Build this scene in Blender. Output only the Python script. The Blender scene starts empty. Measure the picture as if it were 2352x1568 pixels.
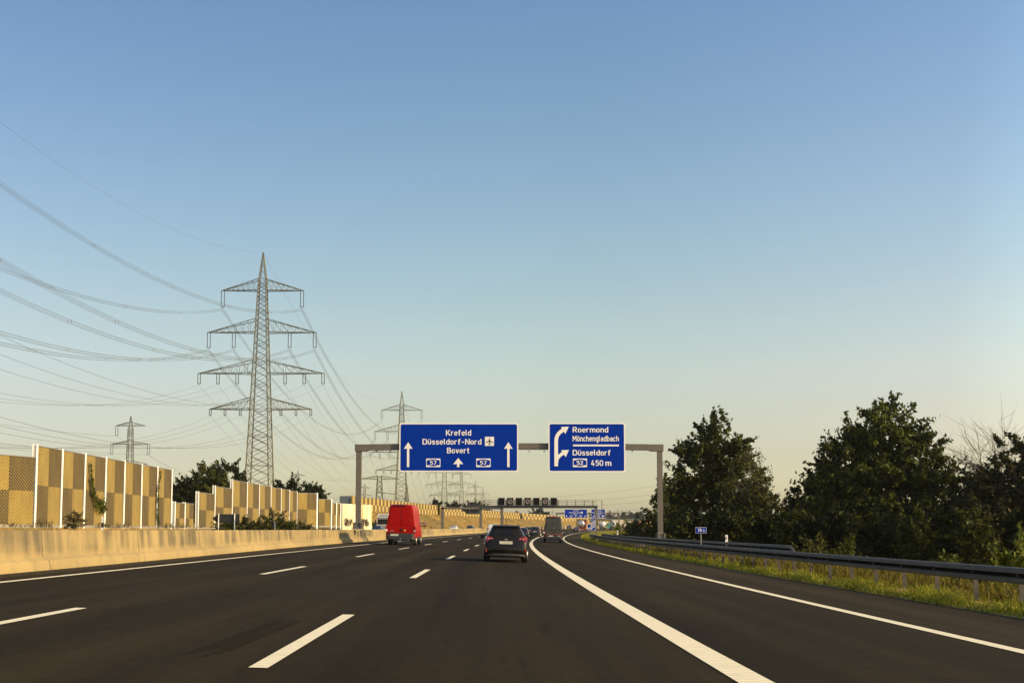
import bpy, bmesh, math, random
import numpy as np
from mathutils import Vector, Matrix
R = math.radians
D = bpy.data
scene = bpy.context.scene
COL = scene.collection

# ------------------------------------------------------------------ camera
F, HC, PPX, PPY = 2500.0, 1.24, 1176.0, 1036.0        # focal length and principal point in 2352-px picture units
PIT = math.atan((1220 - PPY) / F)
cam_d = D.cameras.new('camera'); cam = D.objects.new('camera', cam_d); COL.objects.link(cam)
cam.location = (0, 0, HC); cam.rotation_euler = (R(90) + PIT, 0, 0)
cam_d.sensor_width = 36; cam_d.lens = 36 * F / 2352
cam_d.shift_y = (PPY - 784) / 2352
cam_d.clip_start = 0.2; cam_d.clip_end = 20000
scene.camera = cam
cP, sP = math.cos(PIT), math.sin(PIT)
def at(X, Y, d):
    """world point at forward distance d seen at picture position X, Y (survey helper)"""
    u = (X - PPX) / F; v = -(Y - PPY) / F
    r = (u, cP - v * sP, sP + v * cP); t = d / r[1]
    return Vector((t * r[0], d, HC + t * r[2]))

# ------------------------------------------------------------------ world, sun, exposure
HAZE = .00007
SUN_EL, SUN_AZ = R(26), R(20)             # sun stands to the right, 20 degrees behind the camera's shoulder
sdir = Vector((math.cos(SUN_AZ) * math.cos(SUN_EL), -math.sin(SUN_AZ) * math.cos(SUN_EL), math.sin(SUN_EL)))
w = D.worlds.new('World'); scene.world = w; w.use_nodes = True
nt = w.node_tree; nt.nodes.clear()
def N(tree, t, **kw):
    n = tree.nodes.new(t)
    for k, v in kw.items(): setattr(n, k, v)
    return n
sky = N(nt, 'ShaderNodeTexSky', sky_type='NISHITA', sun_disc=False, sun_elevation=SUN_EL,
        sun_rotation=math.atan2(sdir.x, sdir.y), air_density=1.0, dust_density=1.5, ozone_density=1.0)
tc = N(nt, 'ShaderNodeTexCoord'); sep = N(nt, 'ShaderNodeSeparateXYZ')
nt.links.new(tc.outputs['Generated'], sep.inputs[0])
SKY_TINT = [(0.0, (1.519, 1.351, 1.064)), (0.0438, (1.489, 1.325, 1.043)), (0.0677, (1.417, 1.201, 0.963)), (0.1074, (1.544, 1.274, 0.991)), (0.1469, (1.642, 1.407, 1.089)), (0.1859, (1.611, 1.46, 1.142)), (0.2431, (1.517, 1.489, 1.241)), (0.2985, (1.417, 1.476, 1.32)), (0.3514, (1.296, 1.432, 1.355)), (0.4016, (1.203, 1.394, 1.382)), (0.447, (1.139, 1.358, 1.44))]
ramp = N(nt, 'ShaderNodeValToRGB')
cr = ramp.color_ramp
for i, (p, c) in enumerate(SKY_TINT):
    e = cr.elements[0] if i == 0 else cr.elements.new(p)
    e.position = p; e.color = (*[v / 1.7 for v in c], 1)
cr.elements.remove(cr.elements[-1])                                         # the default white stop
nt.links.new(sep.outputs['Z'], ramp.inputs[0])
side = N(nt, 'ShaderNodeValToRGB'); sx = N(nt, 'ShaderNodeMath', operation='ADD'); sx.inputs[1].default_value = .5     # whiter towards the sun's side
nt.links.new(sep.outputs['X'], sx.inputs[0]); nt.links.new(sx.outputs[0], side.inputs[0])
for p, c in ((.10, (.88, .87, .93)), (.50, (1, 1, 1)), (.56, (1, 1, 1)), (.87, (1.13, 1.08, 1.11)), (1.0, (1.2, 1.14, 1.15))):
    e = side.color_ramp.elements.new(p); e.color = (*[v / 1.4 for v in c], 1)
side.color_ramp.elements.remove(side.color_ramp.elements[0]); side.color_ramp.elements.remove(side.color_ramp.elements[-1])
sm = N(nt, 'ShaderNodeMix', data_type='RGBA', blend_type='MULTIPLY'); sm.inputs[0].default_value = 1; nt.links.new(ramp.outputs[0], sm.inputs[6]); nt.links.new(side.outputs[0], sm.inputs[7])
scl = N(nt, 'ShaderNodeVectorMath', operation='SCALE'); nt.links.new(sm.outputs[2], scl.inputs[0]); scl.inputs['Scale'].default_value = 1.7 * 1.4
mulc = N(nt, 'ShaderNodeMix', data_type='RGBA', blend_type='MULTIPLY'); mulc.inputs[0].default_value = 1
nt.links.new(sky.outputs[0], mulc.inputs[6]); nt.links.new(scl.outputs[0], mulc.inputs[7])
bg = N(nt, 'ShaderNodeBackground'); bg.inputs[1].default_value = 0.10
nt.links.new(mulc.outputs[2], bg.inputs[0])
wo = N(nt, 'ShaderNodeOutputWorld'); nt.links.new(bg.outputs[0], wo.inputs[0])
sl = D.lights.new('sun', 'SUN'); sl.energy = 4.6; sl.angle = R(0.5); sl.color = (1.0, 0.78, 0.46)
sun = D.objects.new('sun', sl); COL.objects.link(sun)
sun.rotation_euler = (-sdir).to_track_quat('-Z', 'Y').to_euler(); sun.location = (60, -40, 60)
scene.view_settings.view_transform = 'Standard'; scene.view_settings.look = 'None'
scene.view_settings.exposure = 0.35; scene.view_settings.gamma = 1
scene.render.engine = 'CYCLES'
scene.cycles.max_bounces = 6; scene.cycles.transparent_max_bounces = 8
scene.cycles.caustics_reflective = False; scene.cycles.caustics_refractive = False

# ------------------------------------------------------------------ materials
def mat(name, col, rough=0.6, metal=0.0, var=0.0, vscale=3.0, bump=0.0, bscale=40.0, coat=0.0, spec=0.5, col2=None, emit=None, estr=0.0, stretch=None):
    m = D.materials.new(name); m.use_nodes = True
    t = m.node_tree; b = t.nodes['Principled BSDF']
    b.inputs['Base Color'].default_value = (*col, 1); b.inputs['Roughness'].default_value = rough
    b.inputs['Metallic'].default_value = metal; b.inputs['Coat Weight'].default_value = coat
    b.inputs['Coat Roughness'].default_value = 0.05
    b.inputs['Specular IOR Level'].default_value = spec
    co = N(t, 'ShaderNodeTexCoord'); mp = N(t, 'ShaderNodeMapping')
    t.links.new(co.outputs['Object'], mp.inputs[0])
    if stretch: mp.inputs['Scale'].default_value = stretch
    if var or col2:
        no = N(t, 'ShaderNodeTexNoise'); no.inputs['Scale'].default_value = vscale; no.inputs['Detail'].default_value = 6
        t.links.new(mp.outputs[0], no.inputs['Vector'])
        rp = N(t, 'ShaderNodeValToRGB'); rp.color_ramp.elements[0].position = .3; rp.color_ramp.elements[1].position = .7
        c2 = col2 or tuple(min(1, c * (1 + var)) for c in col)
        c1 = col if col2 else tuple(c * (1 - var) for c in col)
        rp.color_ramp.elements[0].color = (*c1, 1); rp.color_ramp.elements[1].color = (*c2, 1)
        t.links.new(no.outputs[0], rp.inputs[0]); t.links.new(rp.outputs[0], b.inputs['Base Color'])
    if bump:
        n2 = N(t, 'ShaderNodeTexNoise'); n2.inputs['Scale'].default_value = bscale; n2.inputs['Detail'].default_value = 4
        t.links.new(mp.outputs[0], n2.inputs['Vector'])
        bp = N(t, 'ShaderNodeBump'); bp.inputs['Strength'].default_value = bump; bp.inputs['Distance'].default_value = .02
        t.links.new(n2.outputs[0], bp.inputs['Height']); t.links.new(bp.outputs[0], b.inputs['Normal'])
    if emit:
        b.inputs['Emission Color'].default_value = (*emit, 1); b.inputs['Emission Strength'].default_value = estr
    return m

def asphalt(name, base, lane=True):
    m = D.materials.new(name); m.use_nodes = True; t = m.node_tree; b = t.nodes['Principled BSDF']
    uv = N(t, 'ShaderNodeUVMap'); 
    def noise(sx, sy, sc, det=5):
        mp = N(t, 'ShaderNodeMapping'); mp.inputs['Scale'].default_value = (sx, sy, 1)
        t.links.new(uv.outputs[0], mp.inputs[0])
        n = N(t, 'ShaderNodeTexNoise'); n.inputs['Scale'].default_value = sc; n.inputs['Detail'].default_value = det
        t.links.new(mp.outputs[0], n.inputs['Vector']); return n.outputs[0]
    def rng(src, a, c, lo, hi):
        r = N(t, 'ShaderNodeMapRange'); r.inputs[1].default_value = a; r.inputs[2].default_value = c
        r.inputs[3].default_value = lo; r.inputs[4].default_value = hi; t.links.new(src, r.inputs[0]); return r.outputs[0]
    def mul(a, c):
        k = N(t, 'ShaderNodeMath', operation='MULTIPLY'); t.links.new(a, k.inputs[0]); t.links.new(c, k.inputs[1]); return k.outputs[0]
    f = mul(rng(noise(1, .03, 1.3), .3, .7, .68, 1.30), rng(noise(1, .5, .22), .3, .7, .84, 1.16))
    f = mul(f, rng(noise(1, 1, 60, 3), .25, .75, .66, 1.4)); f = mul(f, rng(noise(1, .35, 9, 6), .3, .7, .84, 1.18))
    f = mul(f, rng(noise(1, .02, .55, 3), .35, .65, .86, 1.12))
    f = mul(f, rng(noise(1, .07, 3.2), .60, .76, 1.0, .62))           # dark skid streaks along the lanes
    if lane:                                                            # two polished wheel tracks per 3.78 m lane
        sp = N(t, 'ShaderNodeSeparateXYZ'); t.links.new(uv.outputs[0], sp.inputs[0])
        k = N(t, 'ShaderNodeMath', operation='MULTIPLY'); k.inputs[1].default_value = 2 * math.pi / 1.89; t.links.new(sp.outputs[0], k.inputs[0])
        c = N(t, 'ShaderNodeMath', operation='COSINE'); t.links.new(k.outputs[0], c.inputs[0])
        f = mul(f, rng(c.outputs[0], -1, 1, .89, 1.12))
    cc = N(t, 'ShaderNodeMix', data_type='RGBA', blend_type='MULTIPLY'); cc.inputs[0].default_value = 1
    cc.inputs[6].default_value = (*base, 1)
    cb = N(t, 'ShaderNodeCombineColor')
    for i in range(3): t.links.new(f, cb.inputs[i])
    t.links.new(cb.outputs[0], cc.inputs[7]); t.links.new(cc.outputs[2], b.inputs['Base Color'])
    b.inputs['Roughness'].default_value = .95; b.inputs['Specular IOR Level'].default_value = .06
    bp = N(t, 'ShaderNodeBump'); bp.inputs['Strength'].default_value = .35; bp.inputs['Distance'].default_value = .006
    t.links.new(noise(1, 1, 90, 3), bp.inputs['Height']); t.links.new(bp.outputs[0], b.inputs['Normal'])
    return m

def marking(name, base):
    """thermoplastic paint with fine cross ribs and worn edges"""
    m = D.materials.new(name); m.use_nodes = True; t = m.node_tree; b = t.nodes['Principled BSDF']
    uv = N(t, 'ShaderNodeUVMap'); sp = N(t, 'ShaderNodeSeparateXYZ'); t.links.new(uv.outputs[0], sp.inputs[0])
    k = N(t, 'ShaderNodeMath', operation='MULTIPLY'); k.inputs[1].default_value = 2 * math.pi / .13; t.links.new(sp.outputs[1], k.inputs[0])
    s = N(t, 'ShaderNodeMath', operation='SINE'); t.links.new(k.outputs[0], s.inputs[0])
    r = N(t, 'ShaderNodeMapRange'); r.inputs[1].default_value = -.2; r.inputs[2].default_value = .9; r.inputs[3].default_value = 0; r.inputs[4].default_value = .42
    t.links.new(s.outputs[0], r.inputs[0])
    no = N(t, 'ShaderNodeTexNoise'); no.inputs['Scale'].default_value = 3; no.inputs['Detail'].default_value = 6; t.links.new(uv.outputs[0], no.inputs['Vector'])
    r2 = N(t, 'ShaderNodeMapRange'); r2.inputs[1].default_value = .55; r2.inputs[2].default_value = .8; r2.inputs[3].default_value = 0; r2.inputs[4].default_value = .45
    t.links.new(no.outputs[0], r2.inputs[0])
    ad = N(t, 'ShaderNodeMath', operation='MAXIMUM'); t.links.new(r.outputs[0], ad.inputs[0]); t.links.new(r2.outputs[0], ad.inputs[1])
    mx = N(t, 'ShaderNodeMix', data_type='RGBA'); mx.inputs[6].default_value = (*base, 1); mx.inputs[7].default_value = (base[0] * .35, base[1] * .35, base[2] * .33, 1)
    t.links.new(ad.outputs[0], mx.inputs[0]); t.links.new(mx.outputs[2], b.inputs['Base Color']); b.inputs['Roughness'].default_value = .7
    return m

def ribbed(name, base, sign, dark):
    """wood-fibre noise wall tile: diagonal ribs, direction alternates from tile to tile"""
    m = D.materials.new(name); m.use_nodes = True; t = m.node_tree; b = t.nodes['Principled BSDF']
    uv = N(t, 'ShaderNodeUVMap'); sp = N(t, 'ShaderNodeSeparateXYZ'); t.links.new(uv.outputs[0], sp.inputs[0])
    a = N(t, 'ShaderNodeMath', operation='ADD' if sign > 0 else 'SUBTRACT'); t.links.new(sp.outputs[0], a.inputs[0]); t.links.new(sp.outputs[1], a.inputs[1])
    k = N(t, 'ShaderNodeMath', operation='MULTIPLY'); k.inputs[1].default_value = 2 * math.pi / .22; t.links.new(a.outputs[0], k.inputs[0])
    s = N(t, 'ShaderNodeMath', operation='SINE'); t.links.new(k.outputs[0], s.inputs[0])
    r = N(t, 'ShaderNodeMapRange'); r.inputs[1].default_value = -.1; r.inputs[2].default_value = .5; t.links.new(s.outputs[0], r.inputs[0])
    no = N(t, 'ShaderNodeTexNoise'); no.inputs['Scale'].default_value = .8; no.inputs['Detail'].default_value = 7
    mp = N(t, 'ShaderNodeMapping'); mp.inputs['Scale'].default_value = (1.6, .5, 1); t.links.new(uv.outputs[0], mp.inputs[0]); t.links.new(mp.outputs[0], no.inputs['Vector'])
    r2 = N(t, 'ShaderNodeMapRange'); r2.inputs[1].default_value = .3; r2.inputs[2].default_value = .7; r2.inputs[3].default_value = .80; r2.inputs[4].default_value = 1.14; t.links.new(no.outputs[0], r2.inputs[0])
    mx = N(t, 'ShaderNodeMix', data_type='RGBA'); mx.inputs[6].default_value = (base[0] * dark, base[1] * dark, base[2] * dark, 1); mx.inputs[7].default_value = (*base, 1)  # grooves between the ribs get their shade as a darker colour
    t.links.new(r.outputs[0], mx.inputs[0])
    m2 = N(t, 'ShaderNodeMix', data_type='RGBA', blend_type='MULTIPLY'); m2.inputs[0].default_value = 1; t.links.new(mx.outputs[2], m2.inputs[6])
    cb = N(t, 'ShaderNodeCombineColor')
    for i in range(3): t.links.new(r2.outputs[0], cb.inputs[i])
    t.links.new(cb.outputs[0], m2.inputs[7]); t.links.new(m2.outputs[2], b.inputs['Base Color']); b.inputs['Roughness'].default_value = .85
    bp = N(t, 'ShaderNodeBump'); bp.inputs['Strength'].default_value = .6; bp.inputs['Distance'].default_value = .05
    t.links.new(s.outputs[0], bp.inputs['Height']); t.links.new(bp.outputs[0], b.inputs['Normal'])
    return m

def stained_concrete(name, base, dirt):
    """cast concrete with run-off streaks and blotches; uv = (metres along, metres up)"""
    m = D.materials.new(name); m.use_nodes = True; t = m.node_tree; b = t.nodes['Principled BSDF']
    uv = N(t, 'ShaderNodeUVMap')
    def ns(sx, sy, sc, lo, hi, det=7):
        mp = N(t, 'ShaderNodeMapping'); mp.inputs['Scale'].default_value = (sx, sy, 1); t.links.new(uv.outputs[0], mp.inputs[0])
        n = N(t, 'ShaderNodeTexNoise'); n.inputs['Scale'].default_value = sc; n.inputs['Detail'].default_value = det; t.links.new(mp.outputs[0], n.inputs['Vector'])
        r = N(t, 'ShaderNodeMapRange'); r.inputs[1].default_value = lo; r.inputs[2].default_value = hi; t.links.new(n.outputs[0], r.inputs[0]); return r.outputs[0]
    st = ns(1.5, .20, 1.0, .40, .58, 9); bl = ns(.16, .55, .8, .42, .60); spk = ns(1.3, .8, 1.4, .50, .66)
    ml = N(t, 'ShaderNodeMath', operation='MULTIPLY_ADD'); 
    up = N(t, 'ShaderNodeSeparateXYZ'); t.links.new(uv.outputs[0], up.inputs[0])
    mk = N(t, 'ShaderNodeMapRange'); mk.inputs[1].default_value = .40; mk.inputs[2].default_value = .62; mk.inputs[3].default_value = .0; t.links.new(up.outputs[1], mk.inputs[0])
    big = ns(.10, .3, 1.0, .32, .50, 3); wm = N(t, 'ShaderNodeMath', operation='MULTIPLY'); t.links.new(mk.outputs[0], wm.inputs[0]); t.links.new(big, wm.inputs[1])
    s2 = N(t, 'ShaderNodeMath', operation='MULTIPLY'); t.links.new(st, s2.inputs[0]); t.links.new(wm.outputs[0], s2.inputs[1])
    t.links.new(s2.outputs[0], ml.inputs[0]); ml.inputs[1].default_value = .72
    bm_ = N(t, 'ShaderNodeMath', operation='MULTIPLY'); t.links.new(bl, bm_.inputs[0]); bm_.inputs[1].default_value = .34; sq = N(t, 'ShaderNodeMath', operation='MULTIPLY_ADD'); t.links.new(spk, sq.inputs[0]); sq.inputs[1].default_value = .22; t.links.new(bm_.outputs[0], sq.inputs[2]); t.links.new(sq.outputs[0], ml.inputs[2])
    mx = N(t, 'ShaderNodeMix', data_type='RGBA'); mx.inputs[6].default_value = (*base, 1); mx.inputs[7].default_value = (*dirt, 1); t.links.new(ml.outputs[0], mx.inputs[0])
    fn = ns(1, 1, 14, .3, .7)
    r = N(t, 'ShaderNodeMapRange'); r.inputs[3].default_value = .9; r.inputs[4].default_value = 1.08; t.links.new(fn, r.inputs[0])
    m2 = N(t, 'ShaderNodeMix', data_type='RGBA', blend_type='MULTIPLY'); m2.inputs[0].default_value = 1; t.links.new(mx.outputs[2], m2.inputs[6])
    cb = N(t, 'ShaderNodeCombineColor')
    for i in range(3): t.links.new(r.outputs[0], cb.inputs[i])
    t.links.new(cb.outputs[0], m2.inputs[7]); t.links.new(m2.outputs[2], b.inputs['Base Color']); b.inputs['Roughness'].default_value = .9
    return m

def leafmat(name, c1, c2, trans=.25):
    m = D.materials.new(name); m.use_nodes = True; t = m.node_tree; b = t.nodes['Principled BSDF']
    g = N(t, 'ShaderNodeNewGeometry'); rp = N(t, 'ShaderNodeValToRGB')
    rp.color_ramp.elements[0].color = (*c1, 1); rp.color_ramp.elements[1].color = (*c2, 1)
    t.links.new(g.outputs['Random Per Island'], rp.inputs[0]); t.links.new(rp.outputs[0], b.inputs['Base Color'])
    b.inputs['Roughness'].default_value = .6; b.inputs['Specular IOR Level'].default_value = .12
    tr = N(t, 'ShaderNodeBsdfTranslucent'); t.links.new(rp.outputs[0], tr.inputs[0])
    mx = N(t, 'ShaderNodeMixShader'); mx.inputs[0].default_value = trans
    t.links.new(b.outputs[0], mx.inputs[1]); t.links.new(tr.outputs[0], mx.inputs[2])
    t.links.new(mx.outputs[0], t.nodes['Material Output'].inputs[0])
    return m

M = dict(
    asphalt=asphalt('asphalt', (.0220, .0150, .0064)), shoulder=asphalt('asphalt_shoulder', (.0290, .0200, .0090), False),
    opp=asphalt('asphalt_other', (.09, .08, .065)),
    white=marking('road_paint', (.78, .66, .44)),
    concrete=stained_concrete('barrier_concrete', (.350, .245, .092), (.115, .086, .041)),
    plainconc=mat('concrete', (.24, .205, .15), .9, var=.2, vscale=4),
    tile_l=ribbed('ribbed_tile_light', (.305, .205, .044), -1, .70), tile_shaded=ribbed('ribbed_tile_shaded', (.160, .107, .029), 1, .38),  # darker tile: shade of ribs turned from the sun, put into base colour
    ftile_l=mat('wall_tile_light', (.36, .245, .062), .85, var=.15, vscale=.8), ftile_shaded=mat('wall_tile_shaded', (.095, .064, .020), .85, var=.15, vscale=.8),  # far tiles without ribs: same rib shade painted as a darker tile
    postw=mat('white_post', (.78, .74, .66), .6), whitewall=None,
    steel=mat('galvanised_steel', (.125, .108, .085), .55, .1, var=.12, vscale=2, stretch=(1, 1, 1)),
    rail=mat('guardrail_steel', (.105, .090, .070), .65, .0, spec=.2, var=.18, vscale=3),
    gutter=mat('gutter_grit', (.020, .015, .009), .95, col2=(.075, .058, .034), vscale=9, bump=.6, spec=.05), rubber_mark=mat('rubber_mark', (.0115, .009, .006), .9, var=.3, vscale=5, spec=.05),
    groove_shade=mat('rail_groove_shade', (.014, .012, .009), .9, spec=.1), railpost=mat('rail_post', (.06, .050, .038), .7, var=.3, vscale=6),  # first material: near-black colour painted as the shade inside the rail groove
    pylon=mat('pylon_steel', (.085, .078, .034), .7, .1), pylonfar=mat('pylon_steel_far', (.07, .068, .048), .7, .1),
    wire=mat('cable', (.05, .05, .042), .6), ins=mat('insulator', (.045, .04, .035), .4),
    blue=mat('sign_blue', (.0005, .027, .28), .6, spec=.04), signwhite=mat('sign_white', (.80, .76, .70), .45),
    black=mat('matt_black', (.012, .011, .011), .6), signblk=mat('sign_black', (.02, .02, .02), .5),
    signback=mat('sign_back', (.03, .032, .03), .6), grey=mat('grey_metal', (.22, .21, .20), .5, .3),
    rubber=mat('rubber', (.012, .012, .012), .8), rim=mat('alloy_rim', (.45, .44, .42), .35, .8),
    glass=mat('dark_glass', (.006, .007, .008), .08, spec=.35), redlens=mat('red_lens', (.20, .004, .005), .22, coat=.15, emit=(1, .02, .02), estr=.03),
    whitelens=mat('clear_lens', (.75, .72, .68), .1, coat=.8), plate=mat('number_plate', (.50, .47, .38), .5),
    paint_hatch=mat('car_paint_grey', (.011, .0095, .0075), .38, .1, coat=.16, spec=.2), paint_black=mat('car_paint_black', (.012, .011, .012), .28, .2, coat=1),
    paint_dark=mat('car_paint_navy', (.014, .016, .022), .3, .3, coat=1), paint_white=mat('car_paint_white', (.62, .60, .56), .3, coat=1),
    paint_red=mat('van_paint_red', (.29, .0012, .0015), .38, coat=.10, spec=.12), paint_grey=mat('van_paint_grey', (.048, .048, .042), .5, .2, var=.25, vscale=1.5, coat=.2),
    plastic=mat('black_plastic', (.022, .021, .020), .55), chrome=mat('chrome', (.6, .6, .58), .2, 1),
    dirtyred=mat('dusty_red', (.16, .035, .02), .6, var=.2), tank=mat('tank_steel', (.62, .60, .54), .35, .7, var=.25, vscale=2), tankred=mat('tank_red', (.30, .03, .02), .5),
    yellow=mat('sticker_yellow', (.75, .42, .03), .5), teal=mat('teal_paint', (.05, .22, .20), .5), orange=mat('orange_paint', (.50, .12, .05), .5),
    matrix=mat('matrix_face', (.008, .006, .005), .8, spec=.05), led=mat('led_lamp', (.4, .33, .29), .5, emit=(1, .8, .7), estr=.06), ledred=mat('led_red', (.4, .18, .14), .5, emit=(1, .35, .25), estr=.05),
    building=mat('building_blue_grey', (.085, .105, .13), .6), pale=mat('pale_render', (.62, .52, .36), .8, var=.1), bridge=mat('bridge_concrete', (.10, .105, .09), .8),
    bark=mat('bark', (.075, .058, .040), .9, var=.3, vscale=4), barkpale=mat('pale_bark', (.30, .26, .21), .9, var=.3, vscale=4), birch=mat('birch_bark', (.42, .38, .31), .8, var=.4, vscale=3),
    leaf_a=leafmat('leaf_maple', (0.006, 0.011, 0.0015), (0.085, 0.088, 0.01)), leaf_b=leafmat('leaf_elm', (0.007, 0.013, 0.0015), (0.108, 0.122, 0.014)),
    leaf_c=leafmat('leaf_dark', (0.003, 0.006, 0.001), (0.034, 0.038, 0.005)), leaf_d=leafmat('leaf_birch', (0.022, 0.027, 0.004), (0.12, 0.115, 0.025)),
    leaf_e=leafmat('leaf_fresh', (.075, .10, .008), (.20, .20, .028), .35), leaf_r=leafmat('leaf_brown', (0.01, 0.012, 0.003), (0.075, 0.066, 0.015)),
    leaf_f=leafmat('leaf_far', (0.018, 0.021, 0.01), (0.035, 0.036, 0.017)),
    grass=leafmat('grass_blades', (.11, .135, .010), (.42, .36, .040), .45), drygrass=leafmat('dry_grass', (.030, .036, .004), (.26, .195, .028), .3), weed=leafmat('weed', (.05, .045, .016), (.14, .11, .05), .25),
)

def groundmat():
    m = D.materials.new('dry_ground'); m.use_nodes = True; t = m.node_tree; b = t.nodes['Principled BSDF']
    co = N(t, 'ShaderNodeTexCoord')
    n1 = N(t, 'ShaderNodeTexNoise'); n1.inputs['Scale'].default_value = .08; n1.inputs['Detail'].default_value = 10; n1.inputs['Roughness'].default_value = .65
    t.links.new(co.outputs['Object'], n1.inputs['Vector'])
    r = N(t, 'ShaderNodeValToRGB'); e = r.color_ramp.elements
    e[0].position = .32; e[0].color = (.085, .075, .025, 1); e[1].position = .62; e[1].color = (.30, .175, .045, 1)
    x = e.new(.48); x.color = (.22, .14, .042, 1)
    t.links.new(n1.outputs[0], r.inputs[0]); t.links.new(r.outputs[0], b.inputs['Base Color']); b.inputs['Roughness'].default_value = 1
    b.inputs['Specular IOR Level'].default_value = .1
    n2 = N(t, 'ShaderNodeTexNoise'); n2.inputs['Scale'].default_value = 1.2; n2.inputs['Detail'].default_value = 8; t.links.new(co.outputs['Object'], n2.inputs['Vector'])
    bp = N(t, 'ShaderNodeBump'); bp.inputs['Strength'].default_value = .8; bp.inputs['Distance'].default_value = .5
    t.links.new(n2.outputs[0], bp.inputs['Height']); t.links.new(bp.outputs[0], b.inputs['Normal'])
    return m
M['ground'] = groundmat()

def whitewallmat():
    m = D.materials.new('white_painted_wall'); m.use_nodes = True; t = m.node_tree; b = t.nodes['Principled BSDF']
    co = N(t, 'ShaderNodeUVMap'); mp = N(t, 'ShaderNodeMapping'); mp.inputs['Scale'].default_value = (1.5, .15, 1); t.links.new(co.outputs[0], mp.inputs[0])
    n = N(t, 'ShaderNodeTexNoise'); n.inputs['Scale'].default_value = 1.5; n.inputs['Detail'].default_value = 6; t.links.new(mp.outputs[0], n.inputs['Vector'])
    r = N(t, 'ShaderNodeValToRGB'); r.color_ramp.elements[0].position = .35; r.color_ramp.elements[1].position = .6
    r.color_ramp.elements[0].color = (.50, .34, .12, 1); r.color_ramp.elements[1].color = (.74, .64, .42, 1)
    t.links.new(n.outputs[0], r.inputs[0]); t.links.new(r.outputs[0], b.inputs['Base Color']); b.inputs['Roughness'].default_value = .8
    return m
M['whitewall'] = whitewallmat()

# ------------------------------------------------------------------ helpers
def tag(o, label=None, cat=None, group=None, kind=None):
    if label: o['label'] = label
    if cat: o['category'] = cat
    if group: o['group'] = group
    if kind: o['kind'] = kind
    return o
def empty(name, loc=(0, 0, 0), rz=0.0):
    o = D.objects.new(name, None); COL.objects.link(o); o.location = loc; o.rotation_euler = (0, 0, rz)
    o.empty_display_size = .3
    return o
def link_mesh(name, me, parent=None, loc=None, rz=0.0):
    o = D.objects.new(name, me); COL.objects.link(o)
    if parent: o.parent = parent
    if loc is not None: o.location = loc
    if rz: o.rotation_euler = (0, 0, rz)
    return o
def kids(o): return [c for c in D.objects if c.parent == o]
KID = {}
def copy_tree(o, parent=None, only=None):
    c = o.copy(); COL.objects.link(c); c.parent = parent
    for ch in list(o.children): copy_tree(ch, c)
    return c

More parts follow.
